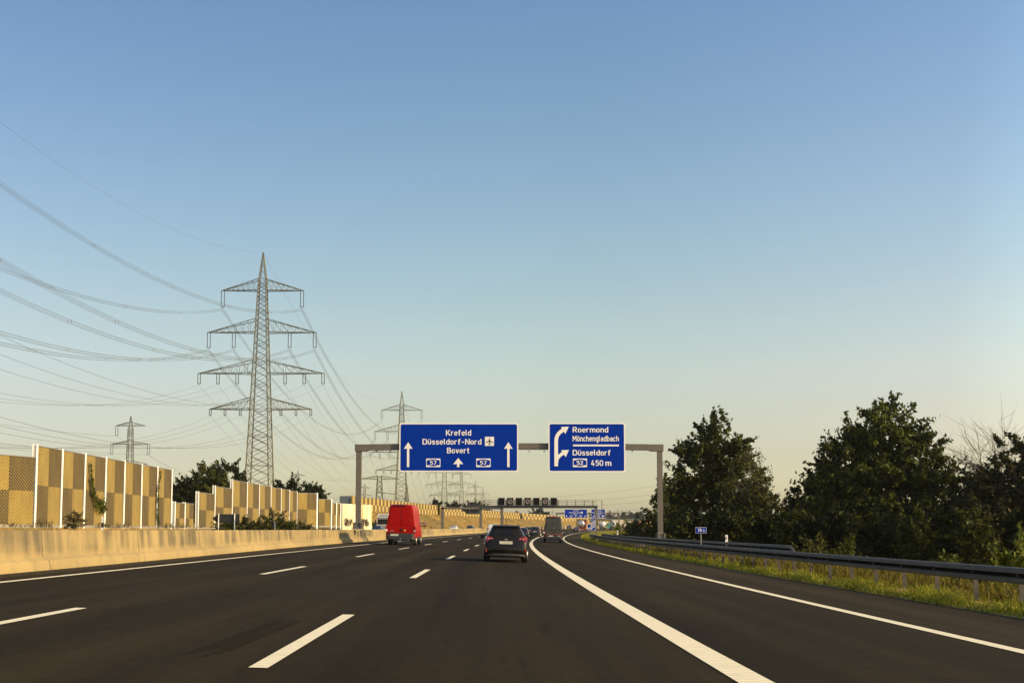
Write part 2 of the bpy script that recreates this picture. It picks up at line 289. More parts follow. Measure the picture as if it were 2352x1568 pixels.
class MB:
    """collects shapes, links them as ONE mesh"""
    def __init__(s): s.v = []; s.f = []; s.m = []; s.uv = []; s.k = 0
    def mi(s, k): s.k = k; return s
    def add(s, vs, fs, uvs=None):
        b = len(s.v); s.v += [tuple(p) for p in vs]
        for i, f in enumerate(fs):
            s.f.append(tuple(b + j for j in f)); s.m.append(s.k)
            s.uv.append(uvs[i] if uvs else None)
        return s
    def box(s, c, d, rz=0.0, rx=0.0, taper=1.0):
        hx, hy, hz = d[0] / 2, d[1] / 2, d[2] / 2
        m = Matrix.Translation(c) @ Matrix.Rotation(rz, 4, 'Z') @ Matrix.Rotation(rx, 4, 'X')
        p = []
        for z, k in ((-hz, 1), (hz, taper)):
            p += [m @ Vector((-hx * k, -hy * k, z)), m @ Vector((hx * k, -hy * k, z)), m @ Vector((hx * k, hy * k, z)), m @ Vector((-hx * k, hy * k, z))]
        return s.add(p, [(3, 2, 1, 0), (4, 5, 6, 7), (0, 1, 5, 4), (1, 2, 6, 5), (2, 3, 7, 6), (3, 0, 4, 7)])
    def bar(s, a, b, wd, n=4, w2=None):
        a = Vector(a); b = Vector(b); d = b - a
        if d.length < 1e-6: return s
        q = d.to_track_quat('Z', 'Y'); w2 = wd if w2 is None else w2; p = []
        for base, r in ((a, wd), (b, w2)):
            for i in range(n):
                t = 2 * math.pi * (i + .5) / n
                p.append(base + q @ Vector((math.cos(t) * r, math.sin(t) * r, 0)))
        fs = [(i, (i + 1) % n, n + (i + 1) % n, n + i) for i in range(n)] + [tuple(range(n - 1, -1, -1)), tuple(range(n, 2 * n))]
        return s.add(p, fs)
    def tube(s, pts, r, n=5):
        pts = [Vector(p) for p in pts]; rs = r if isinstance(r, (list, tuple)) else [r] * len(pts); p = []
        for i, c in enumerate(pts):
            d = (pts[min(i + 1, len(pts) - 1)] - pts[max(i - 1, 0)]); q = d.to_track_quat('Z', 'Y')
            for k in range(n):
                t = 2 * math.pi * k / n; p.append(c + q @ Vector((math.cos(t) * rs[i], math.sin(t) * rs[i], 0)))
        fs = []
        for i in range(len(pts) - 1):
            for k in range(n): fs.append((i * n + k, i * n + (k + 1) % n, (i + 1) * n + (k + 1) % n, (i + 1) * n + k))
        fs += [tuple(range(n - 1, -1, -1)), tuple(range((len(pts) - 1) * n, len(pts) * n))]
        return s.add(p, fs)
    def prism(s, poly, y0, y1):
        """poly of (x,z) counter-clockwise seen from -y, extruded from y0 (front) to y1"""
        n = len(poly); p = [(x, y0, z) for x, z in poly] + [(x, y1, z) for x, z in poly]
        fs = [tuple(range(n)), tuple(range(2 * n - 1, n - 1, -1))] + [(i + n, (i + 1) % n + n, (i + 1) % n, i) for i in range(n)]
        return s.add(p, fs)
    def cyl(s, c, r, h, axis='Z', n=20, r2=None):
        r2 = r if r2 is None else r2; c = Vector(c)
        ax = {'X': Vector((1, 0, 0)), 'Y': Vector((0, 1, 0)), 'Z': Vector((0, 0, 1))}[axis]
        return s.bar(c - ax * h / 2, c + ax * h / 2, r, n, r2)
    def loft(s, rings, caps=True):
        n = len(rings[0]); p = [q for r in rings for q in r]; fs = []
        for i in range(len(rings) - 1):
            for k in range(n): fs.append((i * n + k, i * n + (k + 1) % n, (i + 1) * n + (k + 1) % n, (i + 1) * n + k))
        if caps: fs += [tuple(range(n - 1, -1, -1)), tuple(range((len(rings) - 1) * n, len(rings) * n))]
        return s.add(p, fs)
    def build(s, name, mats, parent=None, loc=None, rz=0.0, smooth=None, fix=False):
        me = D.meshes.new(name); me.from_pydata(s.v, [], s.f)
        mats = mats if isinstance(mats, (list, tuple)) else [mats]
        for m in mats: me.materials.append(m)
        me.polygons.foreach_set('material_index', s.m)
        if any(u is not None for u in s.uv):
            l = me.uv_layers.new(name='UVMap'); d = []
            for f, u in zip(s.f, s.uv): d += [c for q in (u or [(0, 0)] * len(f)) for c in q]
            l.data.foreach_set('uv', d)
        if fix:
            bm = bmesh.new(); bm.from_mesh(me); bmesh.ops.recalc_face_normals(bm, faces=bm.faces); bm.to_mesh(me); bm.free()
        if smooth is not None:
            me.polygons.foreach_set('use_smooth', [True] * len(me.polygons))
            try: me.set_sharp_from_angle(angle=R(smooth))
            except Exception: pass
        me.update()
        return link_mesh(name, me, parent, loc, rz)

def quads_object(name, V, m, parent=None, loc=None):
    """V: numpy (n,4,3) loose quads -> one mesh"""
    n = len(V); me = D.meshes.new(name)
    me.vertices.add(n * 4); me.vertices.foreach_set('co', V.reshape(-1).astype(np.float32))
    me.loops.add(n * 4); me.loops.foreach_set('vertex_index', np.arange(n * 4, dtype=np.int32))
    me.polygons.add(n); me.polygons.foreach_set('loop_start', np.arange(0, n * 4, 4, dtype=np.int32))
    me.polygons.foreach_set('loop_total', np.full(n, 4, dtype=np.int32))
    me.materials.append(m); me.update(calc_edges=True); me.validate()
    return link_mesh(name, me, parent, loc)

# ------------------------------------------------------------------ the road's course
def ref(d):                                # lateral position of the second broken line, metres right of the camera axis
    if d < 68: return -2.69 + 1.7e-4 * (d - 68) ** 2
    if d < 900: return -2.69 + 2.6e-4 * (d - 68) ** 2
    return ref(899.9) + (d - 900) * 2 * 2.6e-4 * 832
def head(d): return math.atan((ref(d + 1) - ref(d - 1)) / 2)
def zr(d):
    d = max(d, 0)
    if d < 300: return 1.3e-5 * d * d
    e = min(d - 300, 300)
    return 1.17 + .0078 * e - .0078 * e * e / 600
def zg(off, d): return -.025 * (off - 2.4) + zr(d)
def P(off, d, dz=0.0): return Vector((ref(d) + off, d, zg(off, d) + dz))
def sstep(a, b, x):
    t = min(1, max(0, (x - a) / (b - a))); return t * t * (3 - 2 * t)
DS = [-60, -30] + list(range(-12, 246, 3)) + list(range(255, 905, 10)) + [1000, 1200, 1500, 2000, 3000, 5000, 9000]
def bank(d): return 1.45 + 3.75 * sstep(165, 232, d)
def terr(d):
    """terrain cross-section: (offset, height)"""
    z0 = zr(d); b = bank(d) + (z0 * .7 if d > 200 else z0 * .3); foot = .30 + z0
    k = sstep(165, 232, d); wall = -27.0 - 9.0 * k
    near = 1 - sstep(85, 140, d)
    return [(-6000, b), (-300, b), (-60, b), (wall - 2.5, b), (wall, b), (-26.2 - .3 * k, foot + .25), (-25.9, foot - .05), (-10.5, foot - .05), (-9.2, zg(-9.2, d) - .06), (10.6, zg(10.6, d) - .06),
            (10.85, zg(10.85, d) - .015), (12.2, zg(12, d) + .03), (14.6, zg(13, d) - .06), (22, z0 - .35 - 2.6 * near), (60, z0 - .35 - 2.8 * near), (300, z0 - .3 - 2 * near), (6000, z0 - .3)]
mb = MB(); rows = []
for d in DS:
    rows.append([(ref(d) + o, d, z) for o, z in terr(d)])
nc = len(rows[0])
mb.add([p for r in rows for p in r], [(i * nc + j, i * nc + j + 1, (i + 1) * nc + j + 1, (i + 1) * nc + j) for i in range(len(rows) - 1) for j in range(nc - 1)])
tag(mb.build('ground', M['ground']), kind='structure')

def strip(name, m, o0, o1, d0, d1, dz, zf=zg, kind='structure', obj=True, into=None):
    s = into or MB()
    ds = [d0] + [d for d in DS if d0 < d < d1] + [d1]
    f0 = o0 if callable(o0) else (lambda d: o0); f1 = o1 if callable(o1) else (lambda d: o1)
    vs = []; fs = []; us = []
    for i, d in enumerate(ds):
        a, b = f0(d), f1(d); x = ref(d)
        vs += [(x + a, d, zf(a, d) + dz), (x + b, d, zf(b, d) + dz)]
        if i:
            e = ds[i - 1]; k = 2 * i
            fs.append((k - 2, k - 1, k + 1, k)); us.append([(f0(e), e), (f1(e), e), (b, d), (a, d)])
    s.add(vs, fs, us)
    if into is None:
        return tag(s.build(name, m), kind=kind)
barrier_off = lambda d: -8.95 - .75 * sstep(20, 75, d)
strip('road', M['asphalt'], lambda d: barrier_off(d) - .25, 10.75, -30, 900, 0)
strip('road_shoulder', M['shoulder'], 8.17, 10.7, -30, 900, .004)
strip('opposite_road', M['opp'], -25.8, -10.45, -30, 900, 0, zf=lambda o, d: .30 + zr(d))
strip('road_gutter', M['gutter'], lambda d: barrier_off(d) + .01, -8.25, -30, 420, .004)
lm = MB()
for k_ in range(7):                                                     # rubber tyre marks in the middle lane
    strip('', None, lambda d, k_=k_: -.98 + k_ * .055 + .024 * (d - 10), lambda d, k_=k_: -.98 + k_ * .055 + .024 * (d - 10) + .014 + .006 * (k_ % 3), 10.2 + .25 * (k_ % 4), 14.8 - .3 * (k_ % 3), .006, into=lm)
tag(lm.build('tyre_marks', M['rubber_mark']), kind='structure')
lm = MB()
strip('', None, -7.68, -7.50, -20, 420, .008, into=lm)                                # left edge line
tag(lm.build('left_edge_line', M['white']), kind='structure')
lm = MB(); strip('', None, lambda d: 4.02, lambda d: 4.34, -20, 200, .008, into=lm); tag(lm.build('broad_exit_line', M['white']), kind='structure')
lm = MB(); strip('', None, 7.92, 8.14, -20, 420, .008, into=lm); tag(lm.build('right_edge_line', M['white']), kind='structure')
lm = MB()
for k in range(-1, 19):
    d0 = 9.5 + 18 * k
    strip('', None, -.17, .0, d0, d0 + 6, .008, into=lm); strip('', None, -3.95, -3.78, d0, d0 + 6, .008, into=lm)
    if k > 10: strip('', None, 4.1, 4.35, d0, d0 + 9, .008, into=lm)
tag(lm.build('lane_dashes', M['white']), kind='structure')
lm = MB(); strip('', None, -25.3, -25.1, -20, 500, .008, zf=lambda o, d: .30 + zr(d), into=lm); strip('', None, -11.6, -11.4, -20, 500, .008, zf=lambda o, d: .30 + zr(d), into=lm)
tag(lm.build('opposite_edge_lines', M['white']), kind='structure')

# ------------------------------------------------------------------ concrete step barrier in the median (cast on site, one run)
prof = [(0, 0), (0, .09), (-.05, .26), (-.20, .34), (-.27, 1.0), (-.47, 1.0), (-.54, .34), (-.69, .26), (-.74, .0)]
mb = MB(); ds = [d for d in DS if -30 <= d <= 900]; vl = [0]
for a, b in zip(prof, prof[1:]): vl.append(vl[-1] + math.hypot(b[0] - a[0], b[1] - a[1]))
vs = []; fs = []; us = []; n = len(prof)
for i, d in enumerate(ds):
    b = barrier_off(d); zb = zg(b, d)
    vs += [(ref(d) + b + x, d, zb + z - .02) for x, z in prof]
    if i:
        for k in range(n - 1):
            fs.append(((i - 1) * n + k, i * n + k, i * n + k + 1, (i - 1) * n + k + 1))
            us.append([(ds[i - 1], vl[k]), (d, vl[k]), (d, vl[k + 1]), (ds[i - 1], vl[k + 1])])
mb.add(vs, fs, us)
br = mb.build('concrete_barrier', M['concrete'], smooth=35)
tag(br, 'long streaked beige concrete step barrier along the left edge of the road', 'barrier')
for k in range(-3, 40):                                                # narrow expansion joints, part of the barrier
    d = 12 + k * 7.5; b = barrier_off(d); zb = zg(b, d) - .02; x0 = ref(d)
    pts = [(x0 + b + x + .004, z + zb) for x, z in prof[:6]]
    vs = []
    for x, z in pts: vs += [(x, d - .012, z), (x, d + .012, z)]
    jb = MB(); jb.add(vs, [(2 * i, 2 * i + 1, 2 * i + 3, 2 * i + 2) for i in range(len(pts) - 1)]); jb.build('joint', M['signback'], br)

# ------------------------------------------------------------------ noise walls
def wall_section(label, pts, tops, base, group='noise wall sections', tiles=(M['tile_l'], M['tile_shaded']), split=.5, postm=M['postw'], pw=.22, first=True, last=True, flip=False, plinth=True, name='noise_wall'):
    """pts: list of (x,y) post positions, tops: top height per bay, base: ground height per bay"""
    root = empty(name, (pts[0][0], pts[0][1], base[0])); tag(root, label, 'noise wall', group)
    o = Vector((pts[0][0], pts[0][1], base[0]))
    for i in range(len(pts) - 1):
        a = Vector((*pts[i], 0)); b = Vector((*pts[i + 1], 0)); L = (b - a).length; u = (b - a) / L
        nrm = Vector((u.y, -u.x, 0))
        if nrm.x < 0 and nrm.y > 0: nrm = -nrm
        if nrm.dot(Vector((0, 0, 0)) - a) < 0: nrm = -nrm
        t, z0 = tops[i], base[i] + (.18 if plinth else 0); zm = z0 + (t - z0) * split
        m = MB(); th = .14
        for ci in range(2):
            for ri, (za, zb) in enumerate(((z0, zm - .003), (zm + .003, t))):
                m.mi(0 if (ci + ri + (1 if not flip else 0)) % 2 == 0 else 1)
                s0 = L * ci / 2 + (.012 if ci else .10); s1 = L * (ci + 1) / 2 - (.012 if not ci else .10)
                q = [a + u * s0 + nrm * th / 2, a + u * s1 + nrm * th / 2]
                vs = []
                for k in (1, -1):
                    for s_ in (s0, s1):
                        for z in (za, zb):
                            p = a + u * s_ + nrm * (th / 2 * k); vs.append((p.x - o.x, p.y - o.y, z - o.z))
                # 0:+s0 za 1:+s0 zb 2:+s1 za 3:+s1 zb 4..7 back
                m.add(vs, [(0, 2, 3, 1), (6, 4, 5, 7), (1, 3, 7, 5), (0, 1, 5, 4), (2, 6, 7, 3)],
                      [[(s0, za), (s1, za), (s1, zb), (s0, zb)], [(s1, za), (s0, za), (s0, zb), (s1, zb)], [(s0, 0), (s1, 0), (s1, .1), (s0, .1)], [(0, za), (0, zb), (.1, zb), (.1, za)], [(0, za), (.1, za), (.1, zb), (0, zb)]])
        m.mi(2); cc = (a + b) / 2
        ang = math.atan2(u.y, u.x)
        m.box((cc.x - o.x, cc.y - o.y, t + .03 - o.z), (L - .2, .20, .055), ang)
        m.mi(3)
        if plinth: m.box((cc.x - o.x, cc.y - o.y, base[i] + .07 - o.z), (L - .2, .2, .2), ang)
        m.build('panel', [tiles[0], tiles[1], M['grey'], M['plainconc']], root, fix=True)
    for i, p in enumerate(pts):
        if (i == 0 and not first) or (i == len(pts) - 1 and not last): continue
        t = max(tops[max(i - 1, 0)], tops[min(i, len(tops) - 1)]) + .12; z0 = base[min(i, len(base) - 1)] - .3
        a = Vector(pts[max(i - 1, 0)]); b = Vector(pts[min(i + 1, len(pts) - 1)]); ang = math.atan2((b - a).y, (b - a).x)
        m = MB()                                                        # H-section post: two flanges and a web
        c = (p[0] - o.x, p[1] - o.y, (t + z0) / 2 - o.z); nx, ny = -math.sin(ang), math.cos(ang)
        for s_ in (-1, 1): m.box((c[0] + nx * .125 * s_, c[1] + ny * .125 * s_, c[2]), (pw, .03, t - z0), ang)
        m.box(c, (.03, .22, t - z0), ang)
        m.build('post', postm, root)
    return root
WX = -30.0
dA = [68.3 + 3.9 * i for i in range(8)]
b0 = 1.50
th = R(67)
lowpts = [(WX - 4 * i * math.cos(th), 68.3 - 4 * i * math.sin(th)) for i in range(5, -1, -1)]
wall_section('low ribbed tan noise wall section at the far left edge', lowpts, [5.86] * 5, [b0] * 5, last=False)
wall_section('tall noise wall section of seven checkered bays with two climbing vines', [(WX, d) for d in dA], [6.60] * 7, [b0] * 7)
wall_section('lowest noise wall section of two small bays beside the dark trees', [(WX - .3, 97.6), (WX - .3, 100.6), (WX - .3, 103.6)], [3.80, 3.82], [1.5, 1.5], split=.36, first=True, last=False)
wall_section('two stepped noise wall bays behind the black arrow sign', [(WX, 103.8), (WX, 109.6), (WX, 116.4)], [4.95, 5.75], [1.5, 1.5], split=.5, last=False)
dC = [116.4, 122.9, 128.8, 135, 141, 146.3, 151.5]
wall_section('tall noise wall section of six narrow checkered bays below the big pylon', [(WX, d) for d in dC], [6.72] * 6, [1.55] * 6, split=.44)
pD = [(-30, 152.0), (-27.8, 155.0)]
wall_section('single broad noise wall bay stepped down next to the six narrow bays', pD, [6.6], [1.9], first=False)
pE = [(-27.9, 156.6), (-26.4, 158.8), (-25.95, 160.4), (-25.5, 161.6)]
wall_section('lowest three tan noise wall bays meeting the white graffiti wall', pE, [5.85, 5.35, 5.3], [1.9] * 3, first=False)

# white wall with graffiti
wr_ = empty('graffiti_wall', (-25.3, 162, 1.6)); tag(wr_, 'pale yellowish wall with dark graffiti scrawls behind the left gantry post', 'wall')
a = Vector((-25.3, 162.2, 0)); b = Vector((-21.9, 170.5, 0)); u = (b - a).normalized(); L = (b - a).length; ang = math.atan2(u.y, u.x)
m = MB(); nrm = Vector((u.y, -u.x, 0))
nb = 12
for i in range(nb):
    s0, s1 = L * i / nb, L * (i + 1) / nb; off = .0 if i % 2 else .06
    t0 = 5.38
    pts = [a + u * s0 + nrm * off, a + u * s1 + nrm * off, a + u * s1 - nrm * .2, a + u * s0 - nrm * .2]
    vs = [(p.x + 25.3, p.y - 162, z) for z in (-.4, t0 - 1.6) for p in pts]
    m.add(vs, [(0, 1, 5, 4), (1, 2, 6, 5), (2, 3, 7, 6), (3, 0, 4, 7), (4, 5, 6, 7)], [[(s0, 0), (s1, 0), (s1, 4), (s0, 4)]] * 5)
m.build('wall_panel', M['whitewall'], wr_, fix=True)
rng = random.Random(5); m = MB()
for gx in (1.0, 1.6, 2.3, 5.8, 6.5, 7.1, 7.7):
    for s_ in range(5):
        pts = []; x = gx + rng.uniform(-.3, .3); z = .5
        for k in range(6):
            x += rng.uniform(-.25, .25); z = .4 + rng.random() * 1.25
            p = a + u * x + nrm * .075; pts.append((p.x + 25.3, p.y - 162, z))
        m.tube(pts, .035, 4)
m.build('graffiti', M['bark'], wr_)

# far wall on the embankment: three runs, every bay a part
def far_wall(label, d0, d1, step, top, h):
    pts = []; d = d0
    while d < d1: pts.append((ref(d) - 37.0, d)); d += step
    n = len(pts) - 1
    base = [bank(0) + 3.75 + zr(p[1]) * .7 - .1 for p in pts]
    return wall_section(label, pts, [b + h for b in base[:n]], base, tiles=(M['ftile_l'], M['ftile_shaded']), postm=M['ftile_l'], pw=.16, plinth=False, group='far noise wall runs')
far_wall('far noise wall run on the embankment, nearest part behind the red van', 226, 330, 4.0, 8.2, 3.0)
far_wall('middle run of the far noise wall, behind the matrix sign gantry posts', 330.2, 480, 5.0, 8.2, 2.7)
far_wall('most distant run of the far noise wall, curving right past the grey van', 480.2, 860, 8.0, 8.2, 2.7)

# ------------------------------------------------------------------ guardrails right
def guardrail(label, off, d0, d1, htop, step, slope_end=False, postw=.06):
    root = empty('guardrail', P(off, d0)); tag(root, label, 'guardrail', 'guardrails on the right'); o = Vector(root.location)
    # W-beam profile (towards traffic = -x)
    pr = [(.0, 0), (-.06, -.012), (-.075, -.03), (-.078, -.112), (-.02, -.130), (.02, -.142), (.02, -.180), (-.02, -.192), (-.078, -.21), (-.075, -.295), (-.05, -.31)]
    ds = [d0] + [d for d in DS if d0 < d < d1] + [d1]; vs = []; fs = []; n = len(pr)
    for i, d in enumerate(ds):
        dz = htop
        if slope_end and i == 0: dz = htop - .36
        p = P(off, d) - o
        vs += [(p.x + x, p.y, p.z + z + dz) for x, z in pr] + [(p.x + x + .006, p.y, p.z + z + dz) for x, z in reversed(pr)]
    nn = 2 * n
    for i in range(len(ds) - 1):
        for k in range(nn): fs.append((i * nn + k, i * nn + (k + 1) % nn, (i + 1) * nn + (k + 1) % nn, (i + 1) * nn + k))
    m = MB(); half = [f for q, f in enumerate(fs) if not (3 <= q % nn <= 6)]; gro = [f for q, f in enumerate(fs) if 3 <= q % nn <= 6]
    m.add(vs, half); m.mi(1); m.f += gro; m.m += [1] * len(gro); m.uv += [None] * len(gro); m.build('beam', [M['rail'], M['groove_shade']], root, smooth=50, fix=True)  # groove faces take the painted shade colour
    k = 0; d = d0 + 1.0; cnt = 0
    while d < d1 and cnt < 95:
        p = P(off, d) - o; m = MB()
        m.box((p.x + .09, p.y, p.z + (htop - .08) / 2 - .1), (.05, .10, htop + .05)); m.box((p.x + .065, p.y - .045, p.z + (htop - .08) / 2 - .1), (.1, .012, htop + .05))
        m.box((p.x + .04, p.y, p.z + htop - .155), (.07, .12, .16))
        m.build('post', M['railpost'], root); d += step; cnt += 1
    return root
guardrail('grey steel guardrail along the right shoulder, nearest the lane', 12.0, 8, 168, .79, 2.0)
guardrail('second steel guardrail behind the first, with a sloping end, around the right gantry post', 13.3, 41.0, 150, .96, 1.33, True)

# ------------------------------------------------------------------ text and sign helpers
def arcp(cx, cz, rx, rz, a0, a1, n=7): return [(cx + rx * math.cos(R(a0 + (a1 - a0) * i / n)), cz + rz * math.sin(R(a0 + (a1 - a0) * i / n))) for i in range(n + 1)]
def stad(x0, x1, z0, z1):
    r = (x1 - x0) / 2; c = (x0 + x1) / 2; rz = min(r, (z1 - z0) / 2); p = arcp(c, z1 - rz, r, rz, 0, 180) + arcp(c, z0 + rz, r, rz, 180, 360); return p + [p[0], p[1]]
LO, CT, XT = .48, 6.52, 4.62
bowl = stad(.5, 3.2, LO, XT)
def arch(x0, r, z=XT): return arcp(x0 + r, z - r, r, r, 180, 0) + [(x0 + 2 * r, 0)]
uu = [(.5, 5.1), (.5, 1.83)] + arcp(1.85, LO + 1.35, 1.35, 1.35, 180, 360) + [(3.2, 5.1)]
def dots(*xs): return [[(x - .42, 6.35), (x + .42, 6.35)] for x in xs]
GL = {
 'K': [[(.5, 0), (.5, 7)], [(4.1, 7), (.7, 2.4)], [(1.75, 4.0), (4.3, 0)]], 'D': [[(.5, LO), (1.9, LO)] + arcp(2.3, 2.4, 1.9, 1.92, -90, 0) + arcp(2.3, 4.6, 1.9, 1.92, 0, 90) + [(.5, CT)], [(.5, 0), (.5, 7)]],
 'N': [[(.5, 0), (.5, 7)], [(.6, 6.7), (4.1, .3)], [(4.2, 0), (4.2, 7)]], 'M': [[(.5, 0), (.5, 7)], [(.6, 6.7), (2.6, 2.4)], [(2.6, 2.4), (4.6, 6.7)], [(4.7, 0), (4.7, 7)]],
 'B': [[(.5, 0), (.5, 7)], [(.5, CT), (2.2, CT)] + arcp(2.2, 5.05, 1.45, 1.47, 90, -90) + [(.5, 3.58)], [(2.0, 3.58), (2.3, 3.58)] + arcp(2.3, 2.03, 1.65, 1.55, 90, -90) + [(.5, LO)]],
 'R': [[(.5, 0), (.5, 7)], [(.5, CT), (2.3, CT)] + arcp(2.3, 4.9, 1.6, 1.62, 90, -90) + [(.5, 3.28)], [(2.1, 3.2), (4.1, 0)]],
 'o': [bowl], 'ö': [bowl] + dots(1.05, 2.65), 'ü': [uu] + dots(1.05, 2.65), 'n': [[(.5, 0), (.5, 5.1)], arch(.5, 1.35)], 'h': [[(.5, 0), (.5, 7)], arch(.5, 1.35)], 'm': [[(.5, 0), (.5, 5.1)], arch(.5, 1.2), arch(2.9, 1.2)],
 'd': [bowl, [(3.2, 0), (3.2, 7)]], 'b': [bowl, [(.5, 0), (.5, 7)]], 'g': [bowl, [(3.2, 5.1), (3.2, -.4)] + arcp(1.95, -.5, 1.25, 1.2, 0, -110)],
 'a': [arcp(1.85, 3.35, 1.3, 1.27, 150, 0) + [(3.15, 0)], [(3.1, 2.85), (1.7, 2.85)] + arcp(1.6, 1.67, 1.12, 1.18, 90, 270) + [(2.4, .55), (3.1, 1.1)]],
 'e': [[(.6, 2.5), (3.2, 2.5), (3.2, 3.2)] + arcp(1.85, XT - 1.35, 1.35, 1.35, 0, 180) + arcp(1.85, LO + 1.35, 1.35, 1.35, 180, 320)], 'c': [arcp(1.85, XT - 1.35, 1.35, 1.35, 38, 180) + arcp(1.85, LO + 1.35, 1.35, 1.35, 180, 322)],
 's': [[(2.95, 4.0), (2.45, 4.5), (1.3, 4.6), (.6, 4.05), (.65, 3.25), (1.4, 2.75), (2.2, 2.4), (2.95, 1.85), (2.95, 1.05), (2.35, .5), (1.2, .48), (.45, 1.1)]],
 'r': [[(.5, 0), (.5, 5.1)], arcp(1.75, XT - 1.25, 1.25, 1.25, 180, 55)], 'f': [[(2.6, 6.5)] + arcp(2.1, 5.5, 1.0, 1.02, 90, 180) + [(1.1, 0)], [(.15, XT), (2.4, XT)]], 't': [[(1.1, 6.6), (1.1, 1.5)] + arcp(2.1, 1.48, 1.0, 1.0, 180, 270) + [(2.6, .48)], [(.15, XT), (2.5, XT)]],
 'v': [[(.35, 5.1), (1.8, .2)], [(1.8, .2), (3.25, 5.1)]], 'l': [[(.5, 7), (.5, 1.4)] + arcp(1.3, 1.3, .8, .82, 180, 270)], '-': [[(.4, 3.0), (2.8, 3.0)]], '.': [[(.1, .48), (1.0, .48)]],
 '0': [stad(.5, 3.5, LO, CT)], '1': [[(.5, 5.2), (2.0, 6.7)], [(2.1, 7), (2.1, 0)]], '2': [[(.5, 5.2), (.85, 6.1), (1.9, 6.52), (2.95, 6.15), (3.35, 5.2), (3.0, 4.1), (.6, .6)], [(.3, LO), (3.7, LO)]],
 '3': [[(.5, 6.0), (1.4, 6.5), (2.5, 6.4), (3.2, 5.5), (2.9, 4.2), (1.9, 3.7)], [(1.9, 3.7), (3.1, 3.2), (3.4, 1.9), (2.8, .8), (1.6, .45), (.4, 1.1)]],
 '4': [[(2.3, 7), (.5, 1.9)], [(.4, 1.75), (3.9, 1.75)], [(2.8, 3.8), (2.8, 0)]], '5': [[(3.3, CT), (.8, CT), (.65, 3.6)], [(.65, 3.75), (1.4, 4.25), (2.3, 4.2), (3.2, 3.5), (3.4, 2.3), (3.1, 1.2), (2.2, .5), (1.2, .5), (.4, 1.15)]],
 '7': [[(.3, CT), (3.6, CT)], [(3.5, 6.4), (1.5, 0)]], '8': [stad(.75, 3.25, 3.62, CT), stad(.5, 3.5, LO, 3.6)],
}
def put_text(m, s, x0, x1, zbase, cap, y, bold=.012):
    """letters of a plain road-sign alphabet drawn as strokes, fitted between x0 and x1 with capital height cap"""
    parts = []; pen = 0
    for ch in s:
        g = GL[ch]; wd = max(p[0] for st in g for p in st) + .5
        for st in g: parts.append([(pen + x, z) for x, z in st])
        pen += wd + .62
    sx = (x1 - x0) / (pen - .62); sz = cap / 7.0; k = 0
    for st in parts:
        n = len(st); vs = []; k += 1; hw = .52
        for i, (x, z) in enumerate(st):
            a, b = st[max(i - 1, 0)], st[min(i + 1, n - 1)]; dx, dz = b[0] - a[0], b[1] - a[1]; l = math.hypot(dx, dz) or 1; dx /= l; dz /= l; f = 1.0
            if 0 < i < n - 1:
                e = math.hypot(x - a[0], z - a[1]) or 1; f = min(1.35, 1 / max(.5, abs((dx * (x - a[0]) + dz * (z - a[1])) / e)))
            vs += [(x0 + (x - dz * hw * f) * sx, y - .0012 * (k % 5), zbase + (z + dx * hw * f) * sz), (x0 + (x + dz * hw * f) * sx, y - .0012 * (k % 5), zbase + (z - dx * hw * f) * sz)]
        m.add(vs, [(2 * i + 1, 2 * i + 3, 2 * i + 2, 2 * i) for i in range(n - 1)])
def ring_poly(x0, x1, z0, z1, r, n=5):
    p = []
    for cx, cz, a0 in ((x1 - r, z0 + r, -90), (x1 - r, z1 - r, 0), (x0 + r, z1 - r, 90), (x0 + r, z0 + r, 180)):
        for i in range(n + 1):
            t = R(a0 + 90 * i / n); p.append((cx + r * math.cos(t), cz + r * math.sin(t)))
    return p
def arrow_up(m, cx, z0, z1, hw, sw, hh, y):
    m.add([(cx - sw, y, z0), (cx + sw, y, z0), (cx + sw, y, z1 - hh), (cx + hw, y, z1 - hh * 1.06), (cx, y, z1), (cx - hw, y, z1 - hh * 1.06), (cx - sw, y, z1 - hh)], [tuple(range(7))])
def band(m, pts, wd, y):
    pts = [Vector((p[0], 0, p[1])) for p in pts]; vs = []; n = len(pts)
    for i, p in enumerate(pts):
        d = (pts[min(i + 1, n - 1)] - pts[max(i - 1, 0)]).normalized(); q = Vector((-d.z, 0, d.x)) * wd
        vs += [(p.x + q.x, y, p.z + q.z), (p.x - q.x, y, p.z - q.z)]
    m.add(vs, [(2 * i + 1, 2 * i, 2 * i + 2, 2 * i + 3) for i in range(n - 1)])

